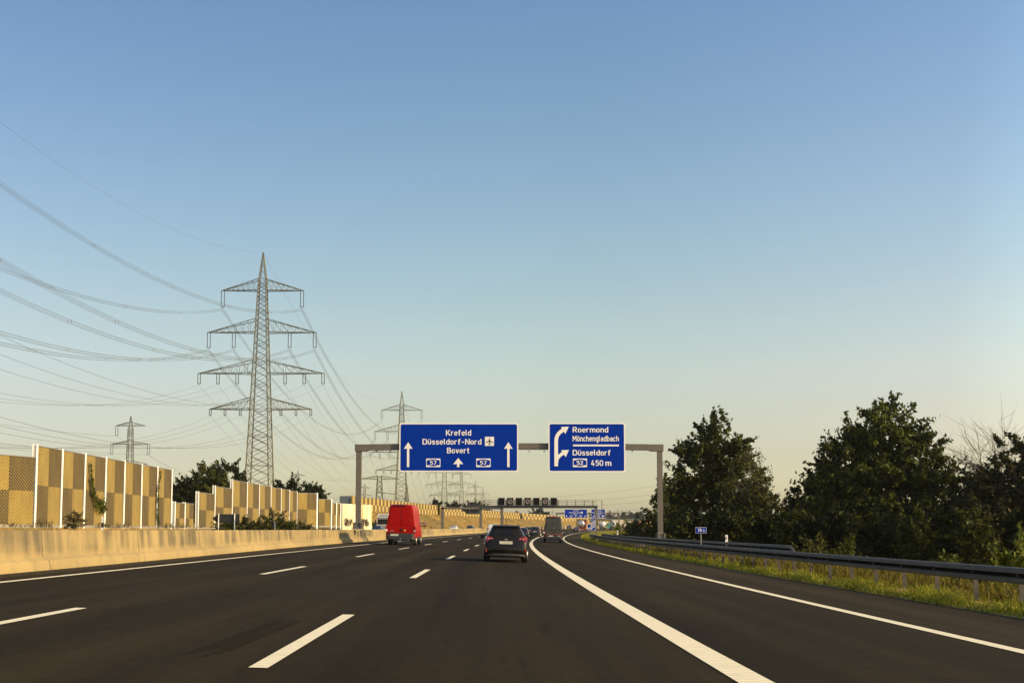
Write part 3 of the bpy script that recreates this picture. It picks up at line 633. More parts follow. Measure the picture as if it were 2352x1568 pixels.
# ------------------------------------------------------------------ sign gantry and its two direction signs
GD = 87.0
def gantry(label, d, xl, xr, zl, zrr, ztop, hb, pw, group='gantries', plinth=True, cap=.0):
    root = empty('sign_gantry', (xl, d, zl)); tag(root, label, 'gantry', group)
    for x, z in ((xl, zl), (xr, zrr)):
        if x is None: continue
        m = MB(); X = x - xl
        m.box((X, 0, (ztop - hb + z) / 2 + .2 - zl), (pw, pw * 1.05, ztop - hb - z - .4))
        m.box((X - pw * .46, -pw * .35, (ztop - hb + z) / 2 + .35 - zl), (pw * .16, pw * .5, ztop - hb - z - .7))
        # flared foot with gussets
        f = pw * 1.02; zz = z - zl
        m.add([(X - f, -f, zz), (X + f, -f, zz), (X + f, f, zz), (X - f, f, zz), (X - pw * .52, -pw * .52, zz + .66), (X + pw * .52, -pw * .52, zz + .66), (X + pw * .52, pw * .52, zz + .66), (X - pw * .52, pw * .52, zz + .66)],
              [(0, 1, 5, 4), (1, 2, 6, 5), (2, 3, 7, 6), (3, 0, 4, 7)])
        for s_ in (-1, -.35, .35, 1): m.box((X + s_ * f * .8, -f * .8, zz + .12), (.06, .1, .22))
        m.box((X, 0, zz + .03), (f * 2.4, f * 2.4, .06))
        for s_ in (-1, 1): m.box((X + s_ * f * .62, 0, zz + .30), (.03, f * 2.1, .56)); m.box((X, s_ * f * .72, zz + .30), (f * 1.9, .03, .5))
        m.build('post', M['steel'], root, fix=True)
        if plinth:
            m = MB(); m.box((X, 0, zz - .26), (2.6, 2.6, .5), taper=.86); m.build('plinth', M['plainconc'], root)
    return root
gl, gr = at(823, 1221, GD), at(1517, 1232, GD)
gz = at(823, 1020.6, GD).z; gb = at(823, 1035.5, GD).z
g1 = gantry('near grey steel gantry spanning the road and carrying two blue signs', GD, gl.x, gr.x, zg(-10, GD) + 1.0, at(1517, 1240, GD).z, gz, gz - gb, .40, plinth=False)
o = Vector(g1.location)
for x0, x1, z0, z1, mm in ((816, 870, 1036, 1020.6, 0), (870, 1000, 1034, 1019, 1), (1000, 1340, 1032.5, 1018, 0), (1340, 1470, 1034, 1019, 1), (1470, 1523, 1036, 1020.6, 0)):
    pass
m = MB()
secs = [(816, 1036.2, 1020.6), (842, 1036.2, 1020.6), (850, 1033.5, 1020.2), (990, 1032.2, 1018.3), (1180, 1031.8, 1017.8), (1340, 1032.2, 1018.3), (1488, 1033.5, 1020.2), (1496, 1036.2, 1020.6), (1523, 1036.2, 1020.6)]
rings = []
for X, yb, yt in secs:
    b = at(X, yb, GD); t = at(X, yt, GD)
    rings.append([(b.x - o.x, -.28, b.z - o.z), (b.x - o.x, .28, b.z - o.z), (t.x - o.x, .28, t.z - o.z), (t.x - o.x, -.28, t.z - o.z)])
m.loft(rings); m.build('beam', M['steel'], g1, fix=True)
m = MB()
for X in (866, 896, 1215, 1250, 1452):                                # cable clips and brackets below and on the beam
    p = at(X, 1036, GD); m.box((p.x - o.x, -.1, p.z - o.z), (.10, .3, .10))
m.build('bracket', M['grey'], g1)
foot = empty('gantry_footing', (gr.x, GD, 0)); tag(foot, 'low concrete footing under the right gantry post behind the guardrail', 'footing')
m = MB(); zf = at(1517, 1240, GD).z; m.box((0, 0, zf - .45), (4.6, 2.6, .9), taper=.75); m.build('footing_block', M['plainconc'], foot)

SC = 2.868
def make_sign(name, label, d, box, draw, group='blue direction signs', lamps=0, s=lambda cx, cy: ((1280 + cx / SC) / 1.43240, (1370 + cy / SC) / 1.43240), legend_name='lettering'):
    (x0, y1), (x1, y0) = s(box[0], box[1]), s(box[2], box[3])
    a = at(x0, y0, d); b = at(x1, y1, d); root = empty(name, ((a.x + b.x) / 2, d, a.z)); o = Vector(root.location); tag(root, label, 'road sign', group)
    W, H = b.x - a.x, b.z - a.z; r = .045 * H if H > 2 else .08 * H; bw = .026 * H if H > 2 else .05 * H
    m = MB(); m.prism(ring_poly(-W / 2, W / 2, 0, H, r), -.0, .09); m.build('border', M['signwhite'], root, fix=True)
    m = MB(); m.prism(ring_poly(-W / 2 + bw, W / 2 - bw, bw, H - bw, r * .7), -.008, .02); m.build('panel', M['blue'], root, fix=True)
    m = MB()
    for i in range(int(W / 1.2) + 1):
        x = -W / 2 + .4 + i * (W - .8) / max(1, int(W / 1.2)); m.box((x, .13, H / 2), (.08, .08, H * .98))
    for z in (.25, .75): m.box((0, .20, H * z), (W * .97, .06, .1))
    m.build('back_frame', M['grey'], root)
    def loc(cx, cy):
        X, Y = s(cx, cy); p = at(X, Y, d); return p.x - o.x, p.z - o.z
    draw(root, loc, -.016)
    return root
def lettering(root, loc, y, rows, name='lettering', mt=None):
    for s_, x0, x1, top, base in rows:
        m = MB(); a, zb = loc(x0, base); b, zt = loc(x1, top); put_text(m, s_, a, b, zb, zt - zb, y)
        m.build(name, mt or M['signwhite'], root)
def shield(root, loc, y, s_, x0, x1, top, bot):
    m = MB(); a, zb = loc(x0, bot); b, zt = loc(x1, top); W, H = b - a, zt - zb; cx, cz = (a + b) / 2, (zb + zt) / 2
    m.prism(ring_poly(a, b, zb, zt, H * .07), y, y + .006)
    m.mi(1); hw, hh = W * .455, H * .40
    m.add([(cx - hw, y - .004, cz - hh * .70), (cx - hw * .62, y - .004, cz - hh * .72), (cx - hw * .3, y - .004, cz - hh), (cx + hw * .3, y - .004, cz - hh), (cx + hw * .62, y - .004, cz - hh * .72), (cx + hw, y - .004, cz - hh * .70),
           (cx + hw, y - .004, cz + hh * .70), (cx + hw * .3, y - .004, cz + hh), (cx - hw * .3, y - .004, cz + hh), (cx - hw, y - .004, cz + hh * .70)], [tuple(range(10))])
    m.mi(0); put_text(m, s_, cx - W * .235, cx + W * .235, cz - H * .25, H * .50, y - .008)
    m.build('route_badge', [M['signwhite'], M['blue']], root)
def arrow(root, loc, y, cx, tip, base, hw, sw, hh):
    m = MB(); x, z1 = loc(cx, tip); _, z0 = loc(cx, base); hx, _ = loc(cx + hw, tip); sx, _ = loc(cx + sw, tip); _, hz = loc(cx, tip + hh)
    arrow_up(m, x, z0, z1, hx - x, sx - x, z1 - hz, y); m.build('arrow', M['signwhite'], root)
def plane_symbol(root, loc, y, x0, x1, top, bot):
    m = MB(); a, zb = loc(x0, bot); b, zt = loc(x1, top); m.prism(ring_poly(a, b, zb, zt, .02), y, y + .006)
    m.mi(1); W = b - a; cx, cz = (a + b) / 2, (zb + zt) / 2
    half = [(0, .42), (.035, .36), (.05, .25), (.05, .10), (.42, -.12), (.42, -.19), (.05, -.06), (.045, -.27), (.16, -.36), (.16, -.40), (.0, -.37)]
    poly = [(cx + p[0] * W, y - .004, cz + p[1] * W) for p in half] + [(cx - p[0] * W, y - .004, cz + p[1] * W) for p in reversed(half[1:-1])]
    m.add(poly, [tuple(range(len(poly) - 1, -1, -1))]); m.build('airport_symbol', [M['signwhite'], M['black']], root)
def draw_left(root, loc, y):
    lettering(root, loc, y, [('Krefeld', 537, 775, 125, 178), ('Düsseldorf-Nord', 316, 872, 210, 262), ('Bovert', 547, 762, 292, 345)])
    plane_symbol(root, loc, y, 905, 990, 190, 275)
    shield(root, loc, y, '57', 350, 485, 395, 475); shield(root, loc, y, '57', 823, 958, 395, 475)
    arrow(root, loc, y, 181, 240, 475, 41, 11, 60); arrow(root, loc, y, 1126, 240, 475, 41, 11, 60); arrow(root, loc, y, 653, 389, 475, 48, 11, 56)
def draw_right(root, loc, y):
    lettering(root, loc, y, [('Roermond', 1733, 2068, 97, 148), ('Mönchengladbach', 1733, 2167, 180, 232), ('Düsseldorf', 1733, 2093, 313, 365), ('450', 1905, 2020, 410, 463), ('m', 2042, 2097, 410, 463)])
    m = MB(); band(m, [loc(1735, 271), loc(2168, 271)], .065, y); m.build('divider_line', M['signwhite'], root)
    shield(root, loc, y, '52', 1735, 1868, 395, 475)
    m = MB()
    pts = [(1577, 467), (1577, 300), (1577, 225), (1580, 200), (1588, 178), (1600, 160), (1618, 143), (1645, 124)]
    band(m, [loc(*p) for p in pts], .145, y)
    m.add([(loc(*p)[0], y - .002, loc(*p)[1]) for p in ((1696, 94), (1622, 98), (1638, 118), (1663, 163))], [(0, 1, 2, 3)]); m.add([(loc(*p)[0], y - .003, loc(*p)[1]) for p in ((1696, 94), (1622, 98), (1663, 163))], [(0, 1, 2)])
    m.build('arrow', M['signwhite'], root)
    m = MB(); pts = [(1579, 440), (1582, 410), (1592, 388), (1610, 368), (1645, 342)]
    band(m, [loc(*p) for p in pts], .13, y - .005)
    m.add([(loc(*p)[0], y - .007, loc(*p)[1]) for p in ((1697, 314), (1623, 316), (1667, 382))], [(0, 1, 2)]); m.build('arrow', M['signwhite'], root)
make_sign('direction_sign', 'large blue sign reading Krefeld, Düsseldorf-Nord, Bovert with three white arrows', GD - .55, (95, 60, 1220, 520), draw_left)
make_sign('direction_sign', 'blue sign reading Roermond, Mönchengladbach, Düsseldorf 450 m with curved arrows', GD - .55, (1505, 58, 2228, 523), draw_right)

# third gantry far ahead with two more blue signs
G3 = 455.0
p0, p1 = at(1278, 1216, G3), at(1422, 1216, G3); zt3 = at(1300, 1176.5, G3).z
g3 = gantry('most distant sign gantry, thin and dark, with two small blue signs', G3, p0.x, p1.x, zg(-20, G3), zg(8, G3), zt3, .6, .5, plinth=False)
m = MB(); m.box(((p1.x - p0.x) / 2, 0, zt3 - .35 - zg(-20, G3)), (p1.x - p0.x + .5, .5, .65)); m.build('beam', M['steel'], g3)
s7 = lambda cx, cy: ((1850 + cx / 7.84) / 1.43240, (1630 + cy / 7.84) / 1.43240)
def draw_far_l(root, loc, y):
    lettering(root, loc, y, [('Krefeld', 285, 412, 370, 394), ('Düsseldorf-Nord', 175, 462, 422, 447), ('Bovert', 290, 400, 465, 488)])
    plane_symbol(root, loc, y, 475, 525, 410, 456)
    for x in (108, 348, 588): arrow(root, loc, y, x, 505, 545, 22, 6, 24)
    shield(root, loc, y, '57', 190, 262, 503, 548); shield(root, loc, y, '57', 432, 505, 503, 548)
def draw_far_r(root, loc, y):
    lettering(root, loc, y, [('Roermond', 830, 1000, 372, 398), ('Mönchengladbach', 768, 1072, 422, 447), ('Düsseldorf', 825, 1030, 462, 486)])
    shield(root, loc, y, '52', 900, 965, 503, 548)
    m = MB(); band(m, [loc(1020, 548), loc(1048, 522)], .22, y); m.add([(loc(*q)[0], y - .002, loc(*q)[1]) for q in ((1072, 500), (1030, 508), (1062, 540))], [(0, 1, 2)]); m.build('arrow', M['signwhite'], root)
    arrow(root, loc, y, 815, 502, 548, 20, 6, 24)
make_sign('direction_sign', 'small distant blue sign with three arrows, left one on the farthest gantry', G3 - .6, (58, 345, 643, 572), draw_far_l, s=s7)
make_sign('direction_sign', 'small distant blue sign partly behind the matrix gantry post, right one on the farthest gantry', G3 - .6, (745, 345, 1106, 572), draw_far_r, s=s7)

# ------------------------------------------------------------------ matrix sign gantry with walkway
MD = 226.0
pl, pr_ = at(1104, 1211, MD), at(1369, 1219, MD); ztm, zbm = at(1240, 1160.3, MD).z, at(1240, 1166.3, MD).z
gm = empty('sign_gantry', (pl.x, MD, zg(-10, MD))); tag(gm, 'overhead walkway gantry carrying seven square matrix signs', 'gantry', 'gantries'); o = Vector(gm.location)
for x, zb in ((pl.x, zg(-10, MD) + .9), (pr_.x, zg(13.5, MD))):
    m = MB(); m.box((x - o.x, 0, (ztm + zb) / 2 - o.z - .1), (.55, .6, ztm - zb)); m.box((x - o.x, 0, zb - o.z + .15), (1.0, 1.2, .3)); m.build('post', M['steel'], gm)
xe = at(1372, 1160, MD).x
m = MB(); m.box(((xe + pl.x - .3) / 2 - o.x, 0, (ztm + zbm) / 2 - o.z), (xe - pl.x + .3, 1.2, ztm - zbm)); m.box(((xe + pl.x) / 2 - o.x, -.62, zbm - o.z + .12), (xe - pl.x, .06, .3)); m.build('beam', M['signback'], gm)
zrl = at(1240, 1148.8, MD).z
m = MB()
for yy in (-.62, .62):
    for z in (zrl, zrl - .36, zrl - .70): m.bar((pl.x - o.x, yy, z - o.z), (xe - o.x, yy, z - o.z), .045 if z == zrl else .03)
    x = pl.x
    while x <= xe + .05: m.bar((x - o.x, yy, ztm - o.z), (x - o.x, yy, zrl - o.z), .06); x += 1.79
m.build('railing', M['steel'], gm)
m = MB()                                                               # caged ladder on the right end
lx = at(1382, 1160, MD).x - o.x
for yy in (-.3, .3): m.bar((lx, yy, zrl - o.z), (lx, yy, .9), .04)
for i in range(18): m.bar((lx, -.3, 1.0 + .3 * i), (lx, .3, 1.0 + .3 * i), .025)
for i in range(5):
    z = 2.4 + i * .9; m.tube([(lx, -.35, z), (lx + .45, -.3, z), (lx + .65, 0, z), (lx + .45, .3, z), (lx, .35, z)], .025, 4)
m.bar((xe - o.x, -.5, zrl - o.z), (lx, -.3, zrl - o.z - .2), .04)
m.build('ladder', M['steel'], gm)
rad_lab = ['leftmost blank matrix sign on the walkway gantry', 'matrix sign showing a crossed ring, left of three', 'blank matrix sign between the left and middle lit rings', 'matrix sign showing a crossed ring, middle of three',
           'blank matrix sign between the middle and right lit rings', 'matrix sign showing a crossed ring, right of three', 'rightmost blank matrix sign on the walkway gantry']
for i, X in enumerate((1151.8, 1171.8, 1192, 1212, 1232, 1252, 1272)):
    a = at(X - 7.7, 1160.2, MD - .9); b = at(X + 7.7, 1142.3, MD - .9); W, H = b.x - a.x, b.z - a.z
    r_ = empty('matrix_sign', ((a.x + b.x) / 2, MD - .9, a.z)); tag(r_, rad_lab[i], 'matrix sign', 'matrix signs over the lanes')
    m = MB(); m.box((0, .13, H / 2), (W, .24, H)); m.build('housing', M['grey'], r_)
    m = MB(); m.box((0, .0, H / 2), (W * .90, .03, H * .91)); m.build('display', M['matrix'], r_)
    m = MB()
    for s_ in (-1, 1): m.box((s_ * (W / 2 + .13), .2, H * .33), (.10, .12, H * .66)); m.box((s_ * (W / 2 + .13), .2, H * .68), (.22, .14, .12))
    m.build('bracket', M['signback'], r_)
    if i % 2:
        m = MB(); rr = W * .31; cz = H * .5
        pts = [(rr * math.cos(t * math.pi / 12), cz + rr * math.sin(t * math.pi / 12)) for t in range(25)]
        band(m, pts, .032, -.022)
        m.mi(0)
        for k in (-1, 1): band(m, [(-rr * .62 + k * .09, cz - rr * .62 - k * .09), (rr * .62 + k * .09, cz + rr * .62 - k * .09)], .026, -.026)
        m.build('end_of_limit_symbol', [M['led'], M['ledred']], r_)
# gantry over the opposite carriageway, seen from behind
OD = 268.0
q0 = at(1016, 1209, OD); q1x = ref(OD) - 10.2; zt_ = at(1016, 1164.3, OD).z
go = empty('sign_gantry', (q0.x, OD, .9)); tag(go, 'low gantry over the opposite carriageway, left of the walkway gantry', 'gantry', 'gantries'); o = Vector(go.location)
for x, zb in ((q0.x, 1.2), (q1x, zg(-10, OD) + .9)):
    m = MB(); m.box((x - o.x, 0, (zt_ + zb) / 2 - o.z), (.75, .6, zt_ - zb)); m.box((x - o.x, 0, zb - o.z + .2), (1.6, 1.4, .7)); m.build('post', M['steel'], go)
m = MB(); m.box(((q0.x + q1x) / 2 - o.x, 0, zt_ - .25 - o.z), (q1x - q0.x + .6, .6, .5)); m.build('beam', M['steel'], go)
for i, X in enumerate((1077, 1086.5, 1096)):
    p = at(X, 1167, OD); r_ = empty('matrix_sign', (p.x, OD, p.z)); tag(r_, ('leftmost', 'middle', 'rightmost')[i] + ' of three matrix sign backs on the opposite carriageway gantry', 'matrix sign', 'matrix sign backs')
    m = MB(); m.box((0, .3, .52), (.92, .3, 1.04)); m.build('housing', M['signback'], r_); m = MB(); m.box((0, .12, .52), (.06, .06, 1.04)); m.box((0, .12, 1.07), (.98, .4, .05)); m.build('frame', M['steel'], r_)
p = at(1087, 1180, OD); r_ = empty('direction_sign', (p.x, OD, p.z)); tag(r_, 'dark back of a wide sign hanging below the opposite carriageway gantry', 'road sign', 'sign backs')
m = MB(); m.box((0, .3, .65), (3.8, .1, 1.3)); m.box((-2.3, .3, .95), (.9, .1, .6)); m.build('panel', M['signback'], r_); m = MB(); m.box((-1, .2, .65), (.08, .08, 1.5)); m.box((1, .2, .65), (.08, .08, 1.5)); m.build('frame', M['grey'], r_)

# ------------------------------------------------------------------ small signs
def post_sign(name, label, cat, X, Y0, Y1, wpx, d, zpost, face, draw=None, group=None, nposts=1):
    a = at(X - wpx / 2, Y1, d); b = at(X + wpx / 2, Y0, d); W, H = b.x - a.x, b.z - a.z
    r_ = empty(name, ((a.x + b.x) / 2, d, zpost)); tag(r_, label, cat, group); z0 = a.z - zpost
    m = MB(); m.prism(ring_poly(-W / 2, W / 2, z0, z0 + H, H * .06), 0, .03); m.build('border', M['signwhite'], r_, fix=True)
    k = min(W, H) * .045
    m = MB(); m.prism(ring_poly(-W / 2 + k, W / 2 - k, z0 + k, z0 + H - k, H * .05), -.006, .01); m.build('panel', face, r_, fix=True)
    for i in range(nposts):
        x = 0 if nposts == 1 else (-W * .3 if i == 0 else W * .3)
        m = MB(); m.bar((x, .06, 0), (x, .06, z0 + H * .9), .03, 8); m.build('post', M['grey'], r_)
    if draw: draw(r_, W, H, z0)
    return r_
def km(r_, W, H, z0):
    m = MB(); put_text(m, '78', -W * .30, W * .06, z0 + H * .27, H * .50, -.012); put_text(m, '.', W * .11, W * .15, z0 + H * .27, H * .4, -.012); put_text(m, '5', W * .20, W * .33, z0 + H * .27, H * .32, -.012); m.build('lettering', M['signwhite'], r_)
post_sign('kilometre_sign', 'small blue kilometre sign reading 78.5 behind the guardrail', 'road sign', 1610, 1210.5, 1223.5, 25, 58, zg(12.6, 58), M['blue'], km)
def bake(n, text):
    def f(r_, W, H, z0):
        m = MB()
        for i in range(n):
            zz = z0 + H * (.10 + .17 * i); m.add([(-W * .44, -.011, zz), (-W * .44, -.011, zz - H * .005 + H * .065), (W * .44, -.011, zz + H * .195 + H * .065), (W * .44, -.011, zz + H * .195)], [(0, 3, 2, 1)])
        m.build('stripes', M['signwhite'], r_)
        if text:
            m = MB(); put_text(m, text, -W * .28, W * .28, z0 + H * .82, H * .10, -.012); put_text(m, '300m', -W * .3, W * .3, z0 + H * .63, H * .05, -.012); m.build('lettering', M['signwhite'], r_)
            m = MB(); band(m, [(-W * .42, z0 + H * .735), (W * .42, z0 + H * .735)], H * .006, -.012); m.build('divider_line', M['signwhite'], r_)
    return f
post_sign('countdown_marker', 'tall blue exit countdown marker with 17 and three white diagonal stripes', 'road sign', 1362.8, 1186, 1217, 9.6, 200, zg(13, 200), M['blue'], bake(3, '17'), 'countdown markers', 2)
post_sign('countdown_marker', 'shorter blue countdown marker with white diagonal stripes, left of the tall one', 'road sign', 1353.5, 1203, 1217.5, 8, 300, zg(8, 300), M['blue'], bake(2, None), 'countdown markers', 2)

def delineator(label, p, h=1.0, rz=0.0):
    r_ = empty('delineator_post', p, rz); tag(r_, label, 'delineator', 'white delineator posts')
    pr = [(-.06, -.04), (.06, -.04), (.03, .06), (-.03, .06)]
    def seg(z0, z1, k=1.0):
        m = MB(); m.add([(x * k, y * k, z) for z in (z0, z1) for x, y in pr], [(3, 2, 1, 0), (4, 5, 6, 7), (0, 1, 5, 4), (1, 2, 6, 5), (2, 3, 7, 6), (3, 0, 4, 7)]); return m
    seg(0, h * .30).build('shaft', M['signwhite'], r_); seg(h * .30, h * .60, 1.02).build('black_band', M['black'], r_); seg(h * .60, h).build('cap', M['signwhite'], r_)
    m = MB(); m.box((0, -.045, h * .82), (.05, .01, .16)); m.build('reflector', M['whitelens'], r_)
def rail_delineator(label, off, d, z, h):
    r_ = empty('delineator_post', P(off, d, z)); tag(r_, label, 'delineator', 'delineators on the guardrail')
    m = MB(); m.box((0, 0, h * .2), (.12, .06, h * .42)); m.build('shaft', M['black'], r_)
    m = MB(); m.box((0, 0, h * .72), (.11, .06, h * .5)); m.build('head', M['signwhite'], r_)
    m = MB(); m.box((-.02, -.04, h * .75), (.06, .01, .14)); m.build('reflector', M['grey'], r_)
rail_delineator('white delineator on the guardrail just right of the kilometre sign', 12.05, 48, .70, .62)
rail_delineator('pale delineator on the guardrail left of the gantry post', 12.1, 100, .70, .78)
for lab, X, d in (('white delineator with black band below the hanging vine on the tall wall', 235, 67.5), ('white delineator right of the black arrow sign', 579, 105), ('left one of two close delineators in front of the low shrubs', 661, 118), ('right one of two close delineators in front of the low shrubs', 671, 119)):
    p = at(X, 1212, d); delineator(lab, (p.x, d, 1.20 if d < 80 else 1.05), .98)

# black arrow board seen from behind and a small dark sign
AD = 92.0
a, b = at(487, 1200, AD), at(550, 1180, AD); zb = .55
r_ = empty('arrow_board', ((a.x + b.x) / 2, AD, zb)); tag(r_, 'black arrow-shaped board pointing left on two thin posts', 'road sign'); W, H = b.x - a.x, b.z - a.z; z0 = a.z - zb
m = MB(); m.prism([(-W / 2, z0 + H * .48), (-W * .30, z0), (W / 2, z0), (W / 2, z0 + H), (-W * .30, z0 + H)], 0, .05); m.build('panel', M['signblk'], r_, fix=True)
for x in (-.26, .33):
    m = MB(); m.bar((W * x, -.06, 0), (W * x, -.06, z0 + H * 1.06), .045, 6); m.bar((W * x - .12, .5, 0), (W * x, .0, z0 + H * .5), .03, 6); m.build('post', M['signwhite'], r_)
a, b = at(623.5, 1211, AD), at(633.5, 1198, AD)
r_ = empty('small_sign', ((a.x + b.x) / 2, AD, zb)); tag(r_, 'small black upright board on a thin post among the low shrubs', 'road sign')
m = MB(); W, H = b.x - a.x, b.z - a.z; m.box((0, 0, a.z - zb + H / 2), (W, .04, H)); m.build('panel', M['signblk'], r_)
m = MB(); m.bar((W * .3, -.05, 0), (W * .3, -.05, b.z - zb + .05), .03, 6); m.build('post', M['signwhite'], r_)

# ------------------------------------------------------------------ pylons
def lattice(m, z0, z1, w0, w1, n, leg, dia):
    """square tapering lattice mast from z0 to z1"""
    zs = [z0]; ws = [w0]
    q = (max(w1, .25 * w0) / w0) ** (1 / n); hs = [q ** i for i in range(n)]; sh = sum(hs)
    for h in hs: zs.append(zs[-1] + (z1 - z0) * h / sh)
    ws = [w0 + (w1 - w0) * (z - z0) / (z1 - z0) for z in zs]
    c = lambda i, k: Vector(((1 if k in (1, 2) else -1) * ws[i] / 2, (1 if k in (2, 3) else -1) * ws[i] / 2, zs[i]))
    for k in range(4): m.bar(c(0, k), c(n, k), leg, 4, leg * .8)
    for i in range(n):
        for k in range(4):
            l = (k + 1) % 4
            m.bar(c(i, k), c(i + 1, l), dia, 3); m.bar(c(i, l), c(i + 1, k), dia, 3)
        if i % 3 == 0:
            for k in range(4): m.bar(c(i, k), c(i, (k + 1) % 4), dia, 3)
def crossarm(m, z, half, rise, wb, dep, n, ch, di):
    for s in (-1, 1):
        tip = Vector((s * half, 0, z)); pb = []; 
        for y in (-1, 1):
            b0 = Vector((s * wb / 2, y * dep / 2, z)); t0 = Vector((s * wb / 2, y * dep / 2, z + rise))
            m.bar(b0, tip, ch, 4); m.bar(t0, tip, ch * .9, 4)
            for i in range(n):
                f0, f1 = i / n, (i + 1) / n
                B0, B1, T0, T1 = b0.lerp(tip, f0), b0.lerp(tip, f1), t0.lerp(tip, f0), t0.lerp(tip, f1)
                m.bar(T0, B1, di, 3)
                if i: m.bar(B0, T0, di, 3)
            pb.append((b0, tip))
        for i in range(n): m.bar(pb[0][0].lerp(tip, i / n), pb[1][0].lerp(tip, (i + 1) / n), di, 3)
def insulator(m, x, z, L, gap):
    for s in (-1, 1):
        pts = []; rs = []
        k = 14
        for i in range(k + 1): pts.append((x + s * gap / 2, 0, z - L * .88 * i / k)); rs.append(.13 if i % 2 else .07)
        m.tube(pts, rs, 5)
    m.bar((x - gap * .75, 0, z - L * .88), (x + gap * .75, 0, z - L * .88), .08, 4); m.bar((x - gap * .2, 0, z - L * .88), (x - gap * .2, 0, z - L), .05, 4); m.bar((x + gap * .2, 0, z - L * .88), (x + gap * .2, 0, z - L), .05, 4)
# four-crossarm pylon: (height, half width, rise, [attachment x], insulator length, twin gap)
ARMS = [(66.7, 11.2, 3.1, [-10.8, 10.8], 5.0, .85, 2), (55.15, 14.8, 3.6, [-14.4, -7.6, 7.6, 14.4], 4.6, .8, 2), (43.95, 17.1, 3.4, [-16.8, -11.7, -6.5, 6.5, 11.7, 16.8], 3.1, .7, 1), (34.2, 13.9, 3.0, [-13.6, -9.6, -5.5, 5.5, 9.6, 13.6], 1.8, .5, 1)]
PH = 77.3
def width_at(z): return 7.4 + (2.2 - 7.4) * z / 66.0 if z < 66 else 2.2 * (PH - z) / (PH - 66) + .05
def make_pylon(label):
    root = empty('power_pylon', (0, 0, 0)); tag(root, label, 'pylon', 'tall four-armed power pylons')
    m = MB(); lattice(m, 0, 34, width_at(0), width_at(34), 12, .20, .075); lattice(m, 34, 69, width_at(34), 2.0, 22, .17, .06); lattice(m, 69, PH, 2.0, .15, 7, .13, .05)
    m.build('mast', M['pylon'], root)
    for z, hw, rise, xs, L, g, nb in ARMS:
        m = MB(); crossarm(m, z, hw, rise, width_at(z), width_at(z), 7, .13, .05); m.build('crossarm', M['pylon'], root)
        for x in xs:
            m = MB(); insulator(m, x, z, L, g); m.build('insulator', M['ins'], root)
    return root
py_label = ['tallest nearest four-armed lattice pylon rising behind the checkered wall', 'four-armed lattice pylon just left of the large blue sign', 'four-armed pylon below the large blue sign, above the red van', 'thinner four-armed pylon below the large blue sign, right of the middle one',
            'faint pylon below the right part of the large blue sign', 'very faint distant pylon above the left end of the walkway gantry']
py_x = [(594.5, 293), (921, 587), (1020.5, 1000), (1060, 1250), (1092, 1620), (1109, 1900)]
proto = make_pylon(py_label[0]); PY = []
for i, (X, d) in enumerate(py_x):
    o = proto if i == 0 else copy_tree(proto)
    o['label'] = py_label[i]; x = (X - 1176) / F * d * (1.0 + .0)
    x = at(X, 1180, d).x; o.location = (x, d, .0); PY.append(Vector(o.location))
PREV = Vector((PY[0].x - 7.5, -5, 0))

# small two-armed pylons of a second line and odd masts
def make_small(label):
    root = empty('power_pylon', (0, 0, 0)); tag(root, label, 'pylon', 'small power pylons')
    m = MB(); lattice(m, 0, 40, 3.4, 1.5, 16, .16, .06); lattice(m, 40, 45, 1.5, .12, 4, .1, .04); m.build('mast', M['pylonfar'], root)
    for z, hw, xs, L in ((41.2, 5.6, [-5.2], 4.0), (34.2, 7.2, [-6.9, 6.9], 4.0), (26.8, 6.6, [-6.3, 6.3], 1.0)):
        m = MB(); crossarm(m, z, hw, 1.3, 1.6, 1.4, 4, .12, .05); m.build('crossarm', M['pylonfar'], root)
        for x in xs:
            m = MB(); insulator(m, x, z, L, .9); m.build('insulator', M['ins'], root)
    return root
sp = make_small('small two-armed pylon rising behind the tall checkered wall at the left'); SP = []
for i, (X, d, lab) in enumerate(((295, 408, None), (683, 780, 'small pylon above the noise wall right of the tallest pylon'), (837, 1000, 'small faint pylon right of the left gantry post'))):
    o = sp if i == 0 else copy_tree(sp)
    if lab: o['label'] = lab
    o.location = (at(X, 1180, d).x, d, -.3 if i == 0 else 0); SP.append(Vector(o.location))
r_ = empty('power_pylon', (at(871, 1180, 560).x, 560, 0)); tag(r_, 'flat-topped lattice mast with one wide crossarm left of the large sign', 'pylon')
m = MB(); lattice(m, 0, 30, 5.2, 2.0, 9, .2, .09); m.build('mast', M['pylonfar'], r_); m = MB(); crossarm(m, 28.2, 10.2, 1.6, 2.1, 2.0, 5, .16, .07); m.build('crossarm', M['pylonfar'], r_)
m = MB(); m.bar((-1.5, 0, 21.5), (8.5, -.5, 20.3), .22, 4); m.build('cable_arm', M['pylonfar'], r_)
r_ = empty('power_pylon', (at(934, 1180, 720).x, 720, 0)); tag(r_, 'dark narrow pointed lattice mast right beside the second tall pylon', 'pylon')
m = MB(); lattice(m, 0, 22, 4.2, 2.4, 7, .25, .13); lattice(m, 22, 33, 2.4, .2, 5, .22, .1); m.build('mast', M['pylonfar'], r_); m = MB(); m.bar((-1.7, 0, 20), (1.7, 0, 20), .2, 4); m.bar((-1.6, 0, 14), (1.6, 0, 14), .2, 4); m.build('crossarm', M['pylonfar'], r_)
for X, lab in ((1243, 'faint distant pylon right of the walkway gantry middle'), (1269, 'faintest distant pylon beside the grey van roof'), (1419, 'faint distant pylon above the far treeline at the right')):
    o = copy_tree(proto); o['label'] = lab; d = 2300; o.location = (at(X, 1180, d).x, d, -12); o.scale = (.8, .8, .8)

